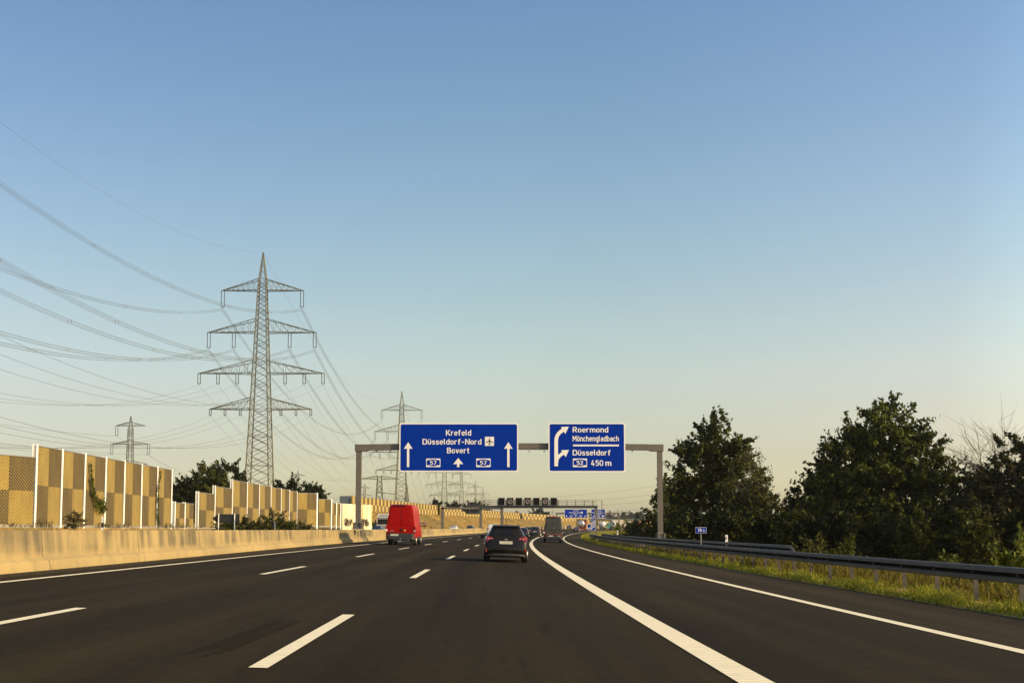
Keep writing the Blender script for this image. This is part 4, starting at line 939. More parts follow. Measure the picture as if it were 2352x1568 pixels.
# ------------------------------------------------------------------ cables
cord = {2: 'twin', 1: 'single'}
armn = ['top', 'second', 'third', 'lowest']; 
def span(a, b, sag, n=26): return [a.lerp(b, i / n) - Vector((0, 0, 4 * sag * (i / n) * (1 - i / n))) for i in range(n + 1)]
def cable(label, a, b, sag, rad, bundle=1, spacers=False, group='cables'):
    o = MB(); offs = [0] if bundle == 1 else [-.22, .22]
    pts = span(a, b, sag); d = (b - a).normalized(); q = Vector((-d.y, d.x, 0))
    for k in offs:
        for dz in ([0] if bundle < 2 else [0, -.42]):
            o.tube([p + q * k - a + Vector((0, 0, dz)) for p in pts], rad, 3)
    if spacers:
        for i in range(2, len(pts) - 1, 3): o.bar(pts[i] - a + q * .24, pts[i] - a + q * .24 - Vector((0, 0, .44)), .035, 3); o.bar(pts[i] - a - q * .24, pts[i] - a - q * .24 - Vector((0, 0, .44)), .035, 3)
    c = o.build('power_cable', M['wire'], None, a); tag(c, label, 'power cable', group); return c
spans = [(PREV, PY[0], 'leaving the picture at the left', 'cables from the tallest pylon towards the left'), (PY[0], PY[1], 'running on to the second tall pylon', 'cables from the tallest to the second pylon'), (PY[1], PY[2], 'between the second and third tall pylons', 'cables from the second to the third pylon'), (PY[2], PY[3], 'between the two pylons below the large blue sign', 'cables from the third to the fourth pylon')]
pos = {2: ['left', 'right'], 4: ['outer left', 'inner left', 'inner right', 'outer right'], 6: ['outer left', 'middle left', 'inner left', 'inner right', 'middle right', 'outer right']}
for si, (A, B, txt, grp) in enumerate(spans):
    L = (B - A).length; sag = 19 * (L / 298) ** 1.6; rad = (.025, .027, .038, .045)[si]
    if si < 3: cable('thin earth cable from the pylon tip, ' + txt, A + Vector((0, 0, PH)), B + Vector((0, 0, PH)), sag * 1.0, rad * .8, 1, False, grp)
    for ai, (z, hw, rise, xs, il, g, nb) in enumerate(ARMS):
        for xi, x in enumerate(xs):
            if si == 3 and xi % 2: continue
            v = Vector((x, 0, z - il))
            cable('%s cable of the %s crossarm, %s' % (pos[len(xs)][xi], armn[ai], txt), A + v, B + v, sag * (1 if ai < 3 else .97), rad, nb if si < 2 else 1, si == 0 and nb == 2, grp)
prev2 = Vector((SP[0].x - 22, 60, 6))
for A, B, txt in ((prev2, SP[0], 'leaving the picture at the left'), (SP[0], SP[1], 'running on to the small pylon further away')):
    for nm, x, z in (('upper', -5.2, 37.2), ('left', -6.9, 30.2), ('right', 6.9, 30.2), ('lower left', -6.3, 25.8), ('lower right', 6.3, 25.8)):
        v = Vector((x, 0, z)); cable('%s cable of the small left pylon, %s' % (nm, txt), A + v, B + v, 7 if A is prev2 else 12, .04, 1, False, 'cables of the small pylon line')
for nm, ya, yb in (('highest', 1133, 1108), ('upper middle', 1143, 1128), ('lower middle', 1152, 1143), ('lowest', 1166, 1160)):
    a, b = at(1098, ya + 8, 1650), at(1560, yb, 900); cable(nm + ' of four faint far cables crossing above the walkway gantry', a, b, 6, .07, 1, False, 'far cables across the road')

# ------------------------------------------------------------------ vehicles (built facing +y, rear at y = 0)
def wheels(root, w, r, ys, tw=.21):
    for y in ys:
        for s in (-1, 1):
            m = MB(); m.cyl((s * (w - tw / 2 - .02), y, r), r, tw, 'X', 28); t = m.build('wheel', M['rubber'], root, smooth=40)
            m = MB(); m.cyl((s * (w - .012), y, r), r * .64, .02, 'X', 24, r * .6); m.cyl((s * (w - .002), y, r), r * .2, .03, 'X', 12)
            for k in range(5):
                a = 2 * math.pi * k / 5; m.bar((s * (w - .002), y, r), (s * (w - .002), y + math.cos(a) * r * .6, r + math.sin(a) * r * .6), .025, 4)
            m.build('rim', M['rim'], t)
def half_ring(prof, y):
    h = [(x, y, z) for x, z in prof]; return h + [(-x, y, z) for x, z in reversed(prof) if x > 1e-6]
def car(label, paint, W=1.74, H=1.476, L=4.04, kind='hatch', plate=True, lights=True, antenna=False, oncoming=False):
    root = empty('car', (0, 0, 0)); tag(root, label, 'car', 'cars')
    w = W / 2; k = H / 1.476; b = .90 * k
    # y, top, width factor, roof half-width factor, bottom
    if kind == 'hatch': st = [(-.01, .62, .76, .70, .40), (.03, .74, .87, .78, .30), (.08, .88, .935, .82, .25), (.15, 1.0, .97, .80, .22), (.31, 1.20, .99, .735, .2), (.50, 1.40, 1.0, .655, .2), (.62, 1.44, 1.0, .64, .2), (1.1, 1.468, 1, .645, .2), (1.7, 1.476, 1, .65, .2), (2.2, 1.44, 1, .64, .2), (2.55, 1.30, 1, .68, .2), (3.05, .99, .985, .76, .2), (3.5, .90, .96, .76, .2), (3.85, .78, .90, .74, .22), (4.0, .62, .82, .7, .28)]
    elif kind == 'suv': st = [(0, .70, .88, .82, .42), (.05, .86, .94, .84, .3), (.12, 1.02, .98, .82, .26), (.25, 1.24, .99, .76, .25), (.40, 1.42, 1.0, .70, .25), (.55, 1.46, 1.0, .69, .25), (1.2, 1.476, 1, .70, .25), (2.0, 1.47, 1, .69, .25), (2.5, 1.38, 1, .69, .25), (3.1, 1.04, .985, .78, .25), (3.6, .97, .96, .78, .25), (3.9, .84, .92, .76, .27), (4.04, .66, .85, .72, .32)]
    else: st = [(0, .62, .88, .82, .36), (.04, .80, .94, .84, .26), (.10, .98, .97, .82, .22), (.6, 1.02, .99, .8, .2), (.95, 1.26, 1.0, .70, .2), (1.3, 1.42, 1.0, .64, .2), (1.7, 1.476, 1, .64, .2), (2.2, 1.45, 1, .63, .2), (2.6, 1.28, 1, .68, .2), (3.05, .99, .985, .76, .2), (3.5, .91, .96, .76, .2), (3.85, .78, .90, .74, .22), (4.04, .62, .82, .7, .28)]
    s = L / 4.04; rings = []; S = []
    for y, t, wf, rf, zb in st:
        t *= k; zb *= k; ww = w * wf; be = min(b, t - .10); zm = min(.60 * k, be - .08)
        rr = w * rf if t > b + .12 else ww * .86
        prof = [(0, zb), (ww * .80, zb), (ww * .93, zb + .05), (ww * .985, (zb + zm) / 2), (ww, zm), (ww * .97, be - .06), (ww * .945, be), (rr, t - .055), (rr * .90, t - .012), (rr * .5, t), (0, t + .004)]
        rings.append(half_ring(prof, y * s)); S.append((y * s, t, ww * .945, be, rr))
    m = MB(); m.loft(rings); body = m.build('body', paint, root, smooth=48, fix=True)
    # rear window, follows the tailgate
    def zx(i): return S[i]
    i0, i1 = (3, 5) if kind == 'hatch' else (2, 4) if kind == 'suv' else (3, 5)
    (ya, ta, wa, ba, ra), (yb, tb, wb, bb, rb) = S[i0], S[i1]
    ta2, tb2 = ta + .045, tb - .045; f = lambda z: ya + (yb - ya) * (z - ta) / (tb - ta) - .014
    rw = []
    for z in (ta2, (ta2 + tb2) / 2, tb2):
        q = (z - ta) / (tb - ta); hw = (ra * (1 - q) + rb * q) * .93; rw.append([(hw * u, f(z) + abs(u) ** 3 * .05, z) for u in (-1, -.75, -.35, 0, .35, .75, 1)])
    m = MB(); m.add([p for r in rw for p in r], [(i * 7 + j, i * 7 + j + 1, (i + 1) * 7 + j + 1, (i + 1) * 7 + j) for i in range(2) for j in range(6)]); m.build('rear_window', M['glass'], root, smooth=60)
    # side windows and windscreen
    for sg in (-1, 1):
        m = MB(); idx = [j for j in range(len(S)) if S[j][1] > b + .2]
        vs = []
        for j in idx: y, t, wb_, be, rr = S[j]; vs += [(sg * (wb_ * .985 + .012 - .004), y, be + .04), (sg * (rr + .016), y, t - .085)]
        m.add(vs, [(2 * i, 2 * i + 1, 2 * i + 3, 2 * i + 2) for i in range(len(idx) - 1)]); m.build('side_window', M['glass'], root, smooth=60)
    j = max(jj for jj in range(len(S)) if S[jj][1] > 1.25 * k); (yc, tc_, _, _, rc), (yd, td, _, _, rd) = S[j - 1], S[j + 1]
    m = MB(); m.add([(-rd * .9, yd + .02, td + .035), (rd * .9, yd + .02, td + .035), (rc * .92, yc + .03, tc_ + .01), (-rc * .92, yc + .03, tc_ + .01)], [(1, 0, 3, 2)]); m.build('windscreen', M['glass'], root)
    # lights, bumper, plate, mirrors
    for sg in (-1, 1):
        if lights:
            m = MB(); z0, z1 = .80 * k, 1.0 * k; y0 = (.085 if kind == 'hatch' else .045) * s
            A = [(sg * w * .52, y0 + .035, z0 + .05), (sg * w * .90, y0 + .03, z0 - .01), (sg * w * .985, y0 + .30, z0 + .03)]
            B = [(sg * w * .60, y0 + .055, z1 - .03), (sg * w * .84, y0 + .07, z1 + .03), (sg * w * .955, y0 + .36, z1)]
            q = -.035
            m.add([(x, y + q, z) for x, y, z in A] + [(x, y + q, z) for x, y, z in B], [(0, 1, 4, 3), (1, 2, 5, 4)]); tl = m.build('tail_light', M['redlens'], root)
            m = MB(); c = Vector((sg * w * .78, y0 - .02, (z0 + z1) / 2 + .02)); m.box(c, (.07, .02, .02)); m.box(c + Vector((-sg * .12, 0, .012)), (.03, .02, .018)); m.build('reversing_lens', M['whitelens'], tl)
            m = MB(); m.box((sg * w * .86, .055 * s, .47 * k), (.09, .05, .15), -sg * .6); m.build('reflector', M['redlens'], root)
        m = MB(); c = Vector((sg * (w + .10), L * .655, .98 * k)); m.box(c, (.20, .11, .145), taper=.8); m.box((sg * (w - .02), L * .665, .95 * k), (.16, .06, .04)); m.build('door_mirror', paint, root)
        m = MB(); m.box((sg * w * .72, L - .10, .66 * k), (.36, .12, .13), -sg * .45); m.build('headlight', M['led'] if oncoming else M['whitelens'], root)
    bq = .02
    def bump(z0, z1, wd, dy, m_):
        m = MB(); rg = []
        for u, y in ((-1, .34), (-.955, .16), (-.86, .065), (-.62, .0), (0, -.03), (.62, .0), (.86, .065), (.955, .16), (1, .34)):
            x = w * wd * u; ins = .035 * (1 if abs(u) < .9 else .4)
            rg.append([(x * .95, y + dy + ins + .03, z0 * k), (x, y + dy, (z0 * .6 + z1 * .4) * k), (x, y + dy + .005, (z0 * .2 + z1 * .8) * k), (x * .97, y + dy + .05, z1 * k), (x * .9, y + .30, z1 * k), (x * .9, y + .30, z0 * k)])
        m.loft(rg); m.build('bumper', m_, root, smooth=45, fix=True)
    bump(.36, .60, .985, -.03, paint); bump(.19, .362, .955, -.01, M['plastic'])
    if plate:
        m = MB(); m.box((0, -.01, .775 * k), (.52, .04, .115)); m.build('number_plate', M['plate'], root)
    m = MB(); m.box((0, .042 * s, .90 * k), (.12, .02, .045)); m.build('badge', M['chrome'], root)
    m = MB(); m.box((0, -.0, .36 * k), (.01, .01, .01)); 
    if antenna:
        m = MB(); m.bar((0, .95, H - .01), (0, .72, H + .23), .012, 5, .006); m.box((0, .96, H), (.06, .12, .05), taper=.6); m.build('antenna', M['black'], root)
    if kind == 'hatch':
        m = MB(); m.loft([[(-w * .60, .42, 1.405 * k), (w * .60, .42, 1.405 * k), (w * .63, .62, 1.46 * k), (-w * .63, .62, 1.46 * k)], [(-w * .60, .42, 1.425 * k), (w * .60, .42, 1.425 * k), (w * .63, .62, 1.475 * k), (-w * .63, .62, 1.475 * k)]]); m.build('roof_spoiler', paint, root, fix=True)
    wheels(root, w, .31 * k, (.62 * s, L - .78), .205)
    return root
def put(root, x, d, dz=0.0, flip=False):
    off = x - ref(d); h = -head(d)
    root.location = (x, d, zg(off, d) + dz if off > -9 else .3 + zr(d)); root.rotation_euler = (0, .025 if off > -9 else 0, h + (math.pi if flip else 0))
    return root
hatch = car('dark grey hatchback driving ahead in the middle lane, nearest car', M['paint_hatch'], W=1.76, antenna=True)
put(hatch, at(1161, 1290, 43.3).x, 43.3)
put(car('black high car between the hatchback and the grey van', M['paint_black'], W=1.86, H=1.66, L=4.5, kind='suv'), at(1228, 1231, 173).x, 173)
put(car('dark car half hidden behind the right side of the hatchback', M['paint_dark'], W=1.80, H=1.50, L=4.4, kind='suv'), at(1199, 1233, 146).x, 146)
put(car('white high car mostly hidden behind the left side of the hatchback', M['paint_white'], W=1.86, H=1.85, L=4.4, kind='suv'), at(1131, 1232, 160).x, 160)
put(car('black car top peeking out between the two dark cars', M['paint_black'], W=1.8, H=1.5, L=4.4, kind='suv'), at(1212, 1226, 214).x, 214)
put(car('small dark car close behind the tanker truck', M['paint_black'], W=1.78, H=1.45, L=4.3, kind='saloon'), at(1323, 1222, 300).x, 300)
c_ = put(car('dark oncoming car with lit headlights left of the red van', M['paint_dark'], W=1.82, H=1.47, L=4.5, kind='saloon', lights=False, plate=False, oncoming=True), at(872, 1215, 182).x, 182, flip=True)
m = MB(); m.box((0, 4.52, .52), (.52, .03, .12)); m.build('number_plate', M['plate'], c_)
put(car('white oncoming car whose roof shows above the barrier', M['paint_white'], W=1.82, H=1.5, L=4.5, kind='saloon', lights=False, plate=False, oncoming=True), at(1046, 1213, 283).x, 283, flip=True)
put(car('dark oncoming car showing above the barrier beside the gantry post', M['paint_black'], W=1.82, H=1.48, L=4.5, kind='saloon', lights=False, plate=False, oncoming=True), at(1083, 1213, 262).x, 262, flip=True)
put(car('dark car waiting far off below the walkway gantry', M['paint_black'], W=1.82, H=1.48, L=4.5, kind='saloon'), at(1306, 1216, 420).x, 420)

def van(label, paint, W, H, L, red=True, skirt=M['plastic']):
    root = empty('van', (0, 0, 0)); tag(root, label, 'van', 'vans'); w = W / 2
    def prof(t, zb, f=1.0, top=.77):
        return [(0, zb), (w * .90 * f, zb), (w * .985 * f, zb + .10), (w * f, min(1.0, t * .5)), (w * .975 * f, t * .46), (w * .925 * f, t * .60), (w * .85 * f, t * .76), (w * (top + .05) * f, t * .90), (w * top * f, t - .10), (w * (top - .05) * f, t - .03), (w * .4 * f, t), (0, t + .01)]
    st = [(0.0, H - .10, .50, .975), (.03, H - .05, .46, 1.0), (.3, H, .42, 1.0), (L * .62, H, .42, 1), (L * .70, H - .06, .42, 1), (L * .78, H * .86, .42, 1), (L * .87, H * .56, .42, .98), (L * .95, H * .46, .42, .95), (L, H * .34, .45, .88)]
    rings = [half_ring(prof(t, zb, f), y) for y, t, zb, f in st]
    m = MB(); m.loft(rings); m.build('body', paint, root, smooth=35, fix=True)
    # rear doors: raised leaves with recessed blank window fields
    def xw(z):
        t = H; pts = [(1.0, w), (t * .46, w * .975), (t * .60, w * .925), (t * .76, w * .85), (t * .90, w * .80), (t - .1, w * .76)]
        for (za, xa), (zb, xb) in zip(pts, pts[1:]):
            if za <= z <= zb: return xa + (xb - xa) * (z - za) / (zb - za)
        return w if z < 1 else w * .7
    zb, zt = .86, H - .16
    for sg in (-1, 1):
        m = MB(); zs = [zb, 1.05, H * .46, H * .6, H * .76, zt]; y = -.012
        vs = []
        for z in zs: vs += [(sg * .012, y, z), (sg * (xw(z) - .10), y, z), (sg * (xw(z) - .085), y + .03, z), (sg * .004, y + .03, z)]
        fs = []
        for i in range(len(zs) - 1):
            for q in range(3): fs.append((4 * i + q, 4 * i + q + 1, 4 * i + q + 5, 4 * i + q + 4))
        m.add(vs, fs); dr = m.build('rear_door', paint, root, fix=True)
        z0, z1 = H * .50, H * .84                                      # pressed panel border
        m = MB(); yb = -.024
        e0, e1 = xw(z0) - .20, xw(z1) - .18
        m.add([(sg * .05, yb, z0), (sg * e0, yb, z0), (sg * e1, yb, z1), (sg * .05, yb, z1)], [(0, 1, 2, 3)])
        m.add([(sg * .05, yb, z0), (sg * e0, yb, z0), (sg * e0 * 1.03, yb + .014, z0 - .05), (sg * .04, yb + .014, z0 - .05), (sg * e1, yb, z1), (sg * (e1 + .04), yb + .014, z1 + .04), (sg * .04, yb + .014, z1 + .04), (sg * .05, yb, z1)], [(0, 3, 2, 1), (1, 2, 5, 4), (4, 5, 6, 7)])
        m.build('door_panel', paint, dr)
        m = MB()
        for z in (1.15, H * .45, H * .72): m.box((sg * (xw(z) - .06), -.02, z), (.07, .05, .13))
        m.build('hinge', paint if red else M['plastic'], root)
        m = MB(); z0, z1 = .92, 1.34; m.box((sg * (w * .955), .0, (z0 + z1) / 2), (.14, .06, z1 - z0), -sg * .25); tl = m.build('tail_light', M['redlens'] if not red else M['redlens'], root)
        m = MB(); m.box((sg * (w * .955), -.025, z0 + (z1 - z0) * .30), (.12, .04, (z1 - z0) * .35), -sg * .25); m.build('clear_lens', M['whitelens'], tl)
        m = MB(); m.box((sg * (w * .82), -.05, .66), (.2, .03, .09)); m.build('reflector', M['redlens'], root)
        m = MB(); c = Vector((sg * (w + .22), L * .80, 1.55)); m.box(c, (.24, .12, .36), taper=.9); m.box((sg * (w + .05), L * .80, 1.42), (.28, .05, .06)); m.box((sg * (w + .05), L * .80, 1.62), (.28, .05, .06)); mr = m.build('door_mirror', M['plastic'], root)
        m = MB(); m.box(c + Vector((0, -.065, .04)), (.18, .01, .24)); m.build('mirror_glass', M['chrome'], mr)
        m = MB(); m.box((sg * (w * .985), L * .48, .52), (.08, L * .5, .20)); m.build('sill_trim', skirt, root)
        m = MB(); zz = H * .5
        m.add([(sg * (w * .962 + .012), L * .70, H * .49), (sg * (w * .97 + .012), L * .86, H * .48), (sg * (w * .90 + .012), L * .785, H * .68), (sg * (w * .88 + .012), L * .71, H * .70)], [(0, 1, 2, 3)]); m.build('side_window', M['glass'], root)
    m = MB(); m.loft([[(-w * .99, .25, .38), (-w * .99, .02, .42), (-w * .97, .0, .82), (-w * .99, .25, .84)], [(-w * .8, .2, .36), (-w * .8, -.10, .42), (-w * .8, -.06, .84), (-w * .8, .2, .86)], [(w * .8, .2, .36), (w * .8, -.10, .42), (w * .8, -.06, .84), (w * .8, .2, .86)], [(w * .99, .25, .38), (w * .99, .02, .42), (w * .97, .0, .82), (w * .99, .25, .84)]])
    m.build('bumper', skirt, root, fix=True)
    m = MB(); m.box((-.10, -.03, H - .10), (w * .85, .08, .07)); m.build('brake_light', M['black'] if red else M['redlens'], root)
    return root
v = van('bright red tall delivery van in the left lane beside the barrier', M['paint_red'], 2.10, 2.92, 6.4)
put(v, at(919, 1250, 78).x, 78); w_ = 1.05
m = MB(); m.box((-.42, -.075, .72), (.56, .02, .125)); m.build('number_plate', M['plate'], v)
m = MB(); m.cyl((.08, -.03, 1.06), .075, .04, 'Y', 14); m.box((.08, -.03, 1.09), (.13, .04, .16)); m.build('door_handle', M['black'], v)
m = MB(); m.cyl((.31, -.028, 1.05), .06, .02, 'Y', 16); m.build('sticker', M['yellow'], v)
m = MB(); m.box((-.62, -.028, 1.0), (.28, .012, .045)); m.build('badge', M['chrome'], v)
m = MB(); m.box((0, .2, .33), (1.1, .08, .07)); m.bar((0, .1, .36), (0, -.14, .40), .03, 6); m.cyl((0, -.15, .44), .035, .09, 'Z', 8); m.build('tow_hook', M['grey'], v)
wheels(v, 1.03, .36, (1.55, 5.25), .22)
m = MB()
for s in (-1, 1): m.box((s * .80, 1.15, .36), (.42, .02, .42))
m.build('mud_flap', M['rubber'], v)
g = van('dusty dark grey panel van with red bumper band in the exit lane', M['paint_grey'], 2.0, 2.78, 5.9, red=False, skirt=M['plastic'])
put(g, at(1270, 1245, 115).x, 115)
m = MB(); m.box((-.25, -.075, .70), (.52, .02, .12)); m.box((.62, -.085, .72), (.30, .02, .06)); m.build('number_plate', M['plate'], g)
m = MB(); m.box((0, -.085, .875), (1.8, .05, .10)); m.box((.48, -.10, .91), (.56, .03, .13)); m.build('bumper_band', M['dirtyred'], g)
m = MB(); m.cyl((.05, -.03, 1.55), .06, .03, 'Y', 12); m.build('badge', M['chrome'], g)
wheels(g, .98, .34, (1.2, 4.85), .22)

# tanker ahead in the curve
t = empty('tanker_truck', (0, 0, 0)); tag(t, 'tanker truck with round silver tank in a dark square frame, far ahead', 'truck')
m = MB(); m.cyl((0, 3.2, 2.30), 1.02, 6.0, 'Y', 28); m.loft([[(1.02 * r * math.cos(a), 0.2 - q, 2.30 + 1.02 * r * math.sin(a)) for a in [2 * math.pi * i / 28 for i in range(28)]] for r, q in ((1, 0), (.9, .12), (.6, .22), (.2, .27))]); m.build('tank', M['tank'], t, smooth=50)
m = MB()
for y in (-.15, 6.3):
    for s in (-1, 1): m.box((s * 1.17, y, 2.3), (.16, .16, 2.6)); m.bar((s * 1.17, y, 1.1), (s * .5, y, 1.7), .07)
    for s in (-1, 1): m.bar((s * 1.17, y, 3.5), (s * .6, y, 3.1), .09)
    m.box((0, y, 3.55), (2.34, .16, .14)); m.box((0, y, 1.08), (2.34, .16, .16))
for s in (-1, 1): m.box((s * 1.17, 3.1, 3.55), (.14, 6.4, .14)); m.box((s * 1.17, 3.1, 1.08), (.14, 6.4, .14))
m.build('frame', M['black'], t)
m = MB(); m.box((0, 3.2, .85), (1.1, 7.0, .25)); m.box((0, -.2, .86), (2.3, .12, .26)); m.build('chassis', M['tankred'], t)
m = MB(); m.box((0, 8.6, 1.9), (2.3, 2.0, 3.0)); m.build('cab', M['paint_red'], t)
for s in (-1, 1):
    m = MB(); m.box((s * .98, -.28, .84), (.32, .06, .14)); m.build('tail_light', M['redlens'], t)
    for y in (1.0, 2.3, 8.6):
        m = MB(); m.cyl((s * .98, y, .5), .5, .34, 'X', 20); m.build('wheel', M['rubber'], t)
m = MB(); m.box((0, -.2, .58), (2.2, .08, .14)); m.build('number_plate', M['plate'], t)
put(t, at(1333, 1221, 318).x, 318)

# white oncoming truck behind the red van
t = empty('truck', (0, 0, 0)); tag(t, 'white oncoming truck cab partly hidden behind the red van', 'truck')
m = MB(); pf = [(-1.22, .5), (1.22, .5), (1.24, 2.0), (1.18, 3.1), (1.0, 3.75), (-1.0, 3.75), (-1.18, 3.1), (-1.24, 2.0)]
m.loft([[(x * f, y, z) for x, z in pf] for y, f in ((0, .97), (.12, 1.0), (2.2, 1.0))]); m.build('cab', M['paint_white'], t, fix=True)
m = MB(); m.add([(-1.12, -.02, 1.72), (1.12, -.02, 1.72), (1.06, .0, 2.72), (-1.06, .0, 2.72)], [(0, 1, 2, 3)]); m.build('windscreen', M['glass'], t)
m = MB(); m.box((0, -.02, 2.92), (2.05, .05, .22)); m.build('sun_visor', M['signblk'], t)
m = MB(); m.add([(-.62 + .3 * i + q, -.03, 3.28 + z) for i in range(5) for q, z in ((0, 0), (.2, 0), (.16, .2), (.06, .2))], [(4 * i, 4 * i + 1, 4 * i + 2, 4 * i + 3) for i in range(5)]); m.build('roof_lettering', M['signblk'], t)
m = MB(); m.add([(-.8 + .2 * i + q, -.05, 2.88 + z) for i in range(8) for q, z in ((0, 0), (.14, 0), (.14, .09), (0, .09))], [(4 * i, 4 * i + 1, 4 * i + 2, 4 * i + 3) for i in range(8)]); m.build('visor_lettering', M['signwhite'], t)
m = MB()
for z in (1.5, 1.25, 1.0): m.box((0, -.02, z), (1.7, .06, .10))
m.build('grille', M['signblk'], t)
m = MB(); m.box((0, -.06, .62), (2.4, .18, .42)); m.build('bumper', M['paint_white'], t)
for s in (-1, 1):
    m = MB(); m.box((s * .95, -.16, .75), (.34, .06, .16)); m.build('headlight', M['led'], t)
    m = MB(); m.box((s * 1.48, .1, 2.3), (.22, .12, .75)); m.box((s * 1.32, .1, 2.62), (.3, .05, .05)); m.build('door_mirror', M['black'], t)
    for y in (.9, 5.0, 9.0):
        m = MB(); m.cyl((s * 1.05, y, .5), .5, .32, 'X', 20); m.build('wheel', M['rubber'], t)
m = MB(); m.box((0, 8.2, 2.35), (2.5, 11.6, 2.6)); m.box((0, 7, .95), (1.0, 11, .25)); m.build('trailer', M['paint_white'], t)
d = 206; x = at(880, 1200, d).x; t.location = (x, d, .3 + zr(d)); t.rotation_euler = (0, 0, -head(d))

# construction traffic on the side road right of the curve
t = empty('mixer_truck', (at(1397, 1217, 470).x, 470, at(1397, 1217.3, 470).z)); tag(t, 'white concrete mixer drums behind the far gantry post', 'truck')
for i, xx in enumerate((-2.6, 2.4)):
    m = MB(); rings = []
    for q, r in ((-1.6, .5), (-1.0, 1.1), (0, 1.45), (1.0, 1.3), (1.7, .8)): rings.append([(xx + q, r * math.cos(2 * math.pi * k / 14), 2.35 + .12 * q + r * math.sin(2 * math.pi * k / 14)) for k in range(14)])
    m.loft(rings); m.build('drum', M['pale'] if 0 else M['paint_white'], t, smooth=50, fix=True)
m = MB(); m.box((0, 0, 1.0), (8.2, 2.2, .4)); m.build('chassis', M['black'], t)
m = MB(); m.box((.05, -.2, 2.0), (1.2, 2.2, 2.2)); m.build('cab', M['teal'], t)
for xx in (-3.2, -2, .6, 2.8, 3.6):
    m = MB(); m.cyl((xx, -1, .5), .5, .4, 'Y', 14); m.build('wheel', M['rubber'], t)
t = empty('truck', (at(1451, 1213, 420).x, 420, at(1451, 1214, 420).z)); tag(t, 'white and orange truck half hidden by bushes left of the gantry post', 'truck')
m = MB(); m.box((-1.3, 0, 1.6), (2.0, 2.2, 2.5), taper=.93); m.build('cab', M['paint_white'], t); m = MB(); m.box((-1.3, -1.1, 2.0), (1.5, .1, .8)); m.build('window', M['glass'], t)
m = MB(); m.box((1.9, 0, 1.7), (3.6, 2.3, 2.0)); m.build('load_bed', M['orange'], t)
for xx in (-1.6, 1.4, 2.6):
    m = MB(); m.cyl((xx, -1, .45), .45, .4, 'Y', 14); m.build('wheel', M['rubber'], t)

# ------------------------------------------------------------------ buildings, bridge, far ground features
BD = 300; a, b = at(780, 1156, BD), at(815.5, 1138.5, BD)
t = empty('building', ((a.x + b.x) / 2, BD, 3.5)); tag(t, 'flat blue-grey building block behind the white graffiti wall', 'building')
m = MB(); m.box((0, 5, (b.z - 3.5) / 2), (b.x - a.x, 10, b.z - 3.5)); m.build('wall', M['building'], t)
c, e = at(817.5, 1138.3, BD), at(858, 1150.5, BD)
m = MB(); m.box((c.x - t.location.x, 4.6, (c.z - 3.5) / 2), (.45, 10.6, c.z - 3.5 + .15)); m.build('wall_edge', M['signwhite'], t)
m = MB(); m.box(((c.x + e.x) / 2 - t.location.x, 6, (e.z - 3.5) / 2), (e.x - c.x, 8, e.z - 3.5)); m.build('low_wing', M['building'], t)
a, b = at(1407, 1216, 560), at(1438, 1191, 560)
t = empty('building', ((a.x + b.x) / 2, 560, a.z - .5)); tag(t, 'pale sunlit wall of a low building under the far bridge', 'building')
m = MB(); m.box((0, 5, (b.z - a.z) / 2), (b.x - a.x, 10, b.z - a.z)); m.build('wall', M['pale'], t)
m = MB(); m.box((0, -.05, .9), (b.x - a.x + .3, .3, .5)); m.box((1.5, -.06, 2.2), (.8, .1, 1.6)); m.build('base_band', M['plainconc'], t)
OB = 640; a, b = at(1180, 1196.5, OB), at(1560, 1191, OB)
t = empty('road_bridge', (a.x, OB, 0)); tag(t, 'long dark road bridge with railings crossing behind the far gantry', 'bridge')
m = MB(); m.box(((b.x - a.x) / 2, 4, (a.z + b.z) / 2 + .1), (b.x - a.x, 9, b.z - a.z)); m.build('deck', M['bridge'], t)
m = MB(); zz = b.z; L = b.x - a.x
for k in (0, .9, 1.7): m.bar((0, -.3, zz + .15 + k), (L, -.3, zz + .15 + k), .06)
x = 0
while x < L: m.bar((x, -.3, zz), (x, -.3, zz + 1.9), .10); x += 2.4
m.build('railing', M['bridge'], t)
for X in (1371, 1406, 1505, 1215):
    p = at(X, 1200, OB); m = MB(); m.box((p.x - a.x, 4, zz / 2), (1.6, 5, zz)); m.build('pier', M['bridge'], t)
t = empty('barrier_board', (at(1380, 1206, 520).x, 520, at(1380, 1215, 520).z)); tag(t, 'thin dark barrier beam on posts beside the far gantry post', 'barrier')
m = MB(); m.box((0, 0, 2.3), (5.5, .2, .45)); m.bar((-2, 0, 0), (-2, 0, 2.3), .06); m.bar((2, 0, 0), (2, 0, 2.3), .06); m.build('beam', M['signblk'], t)

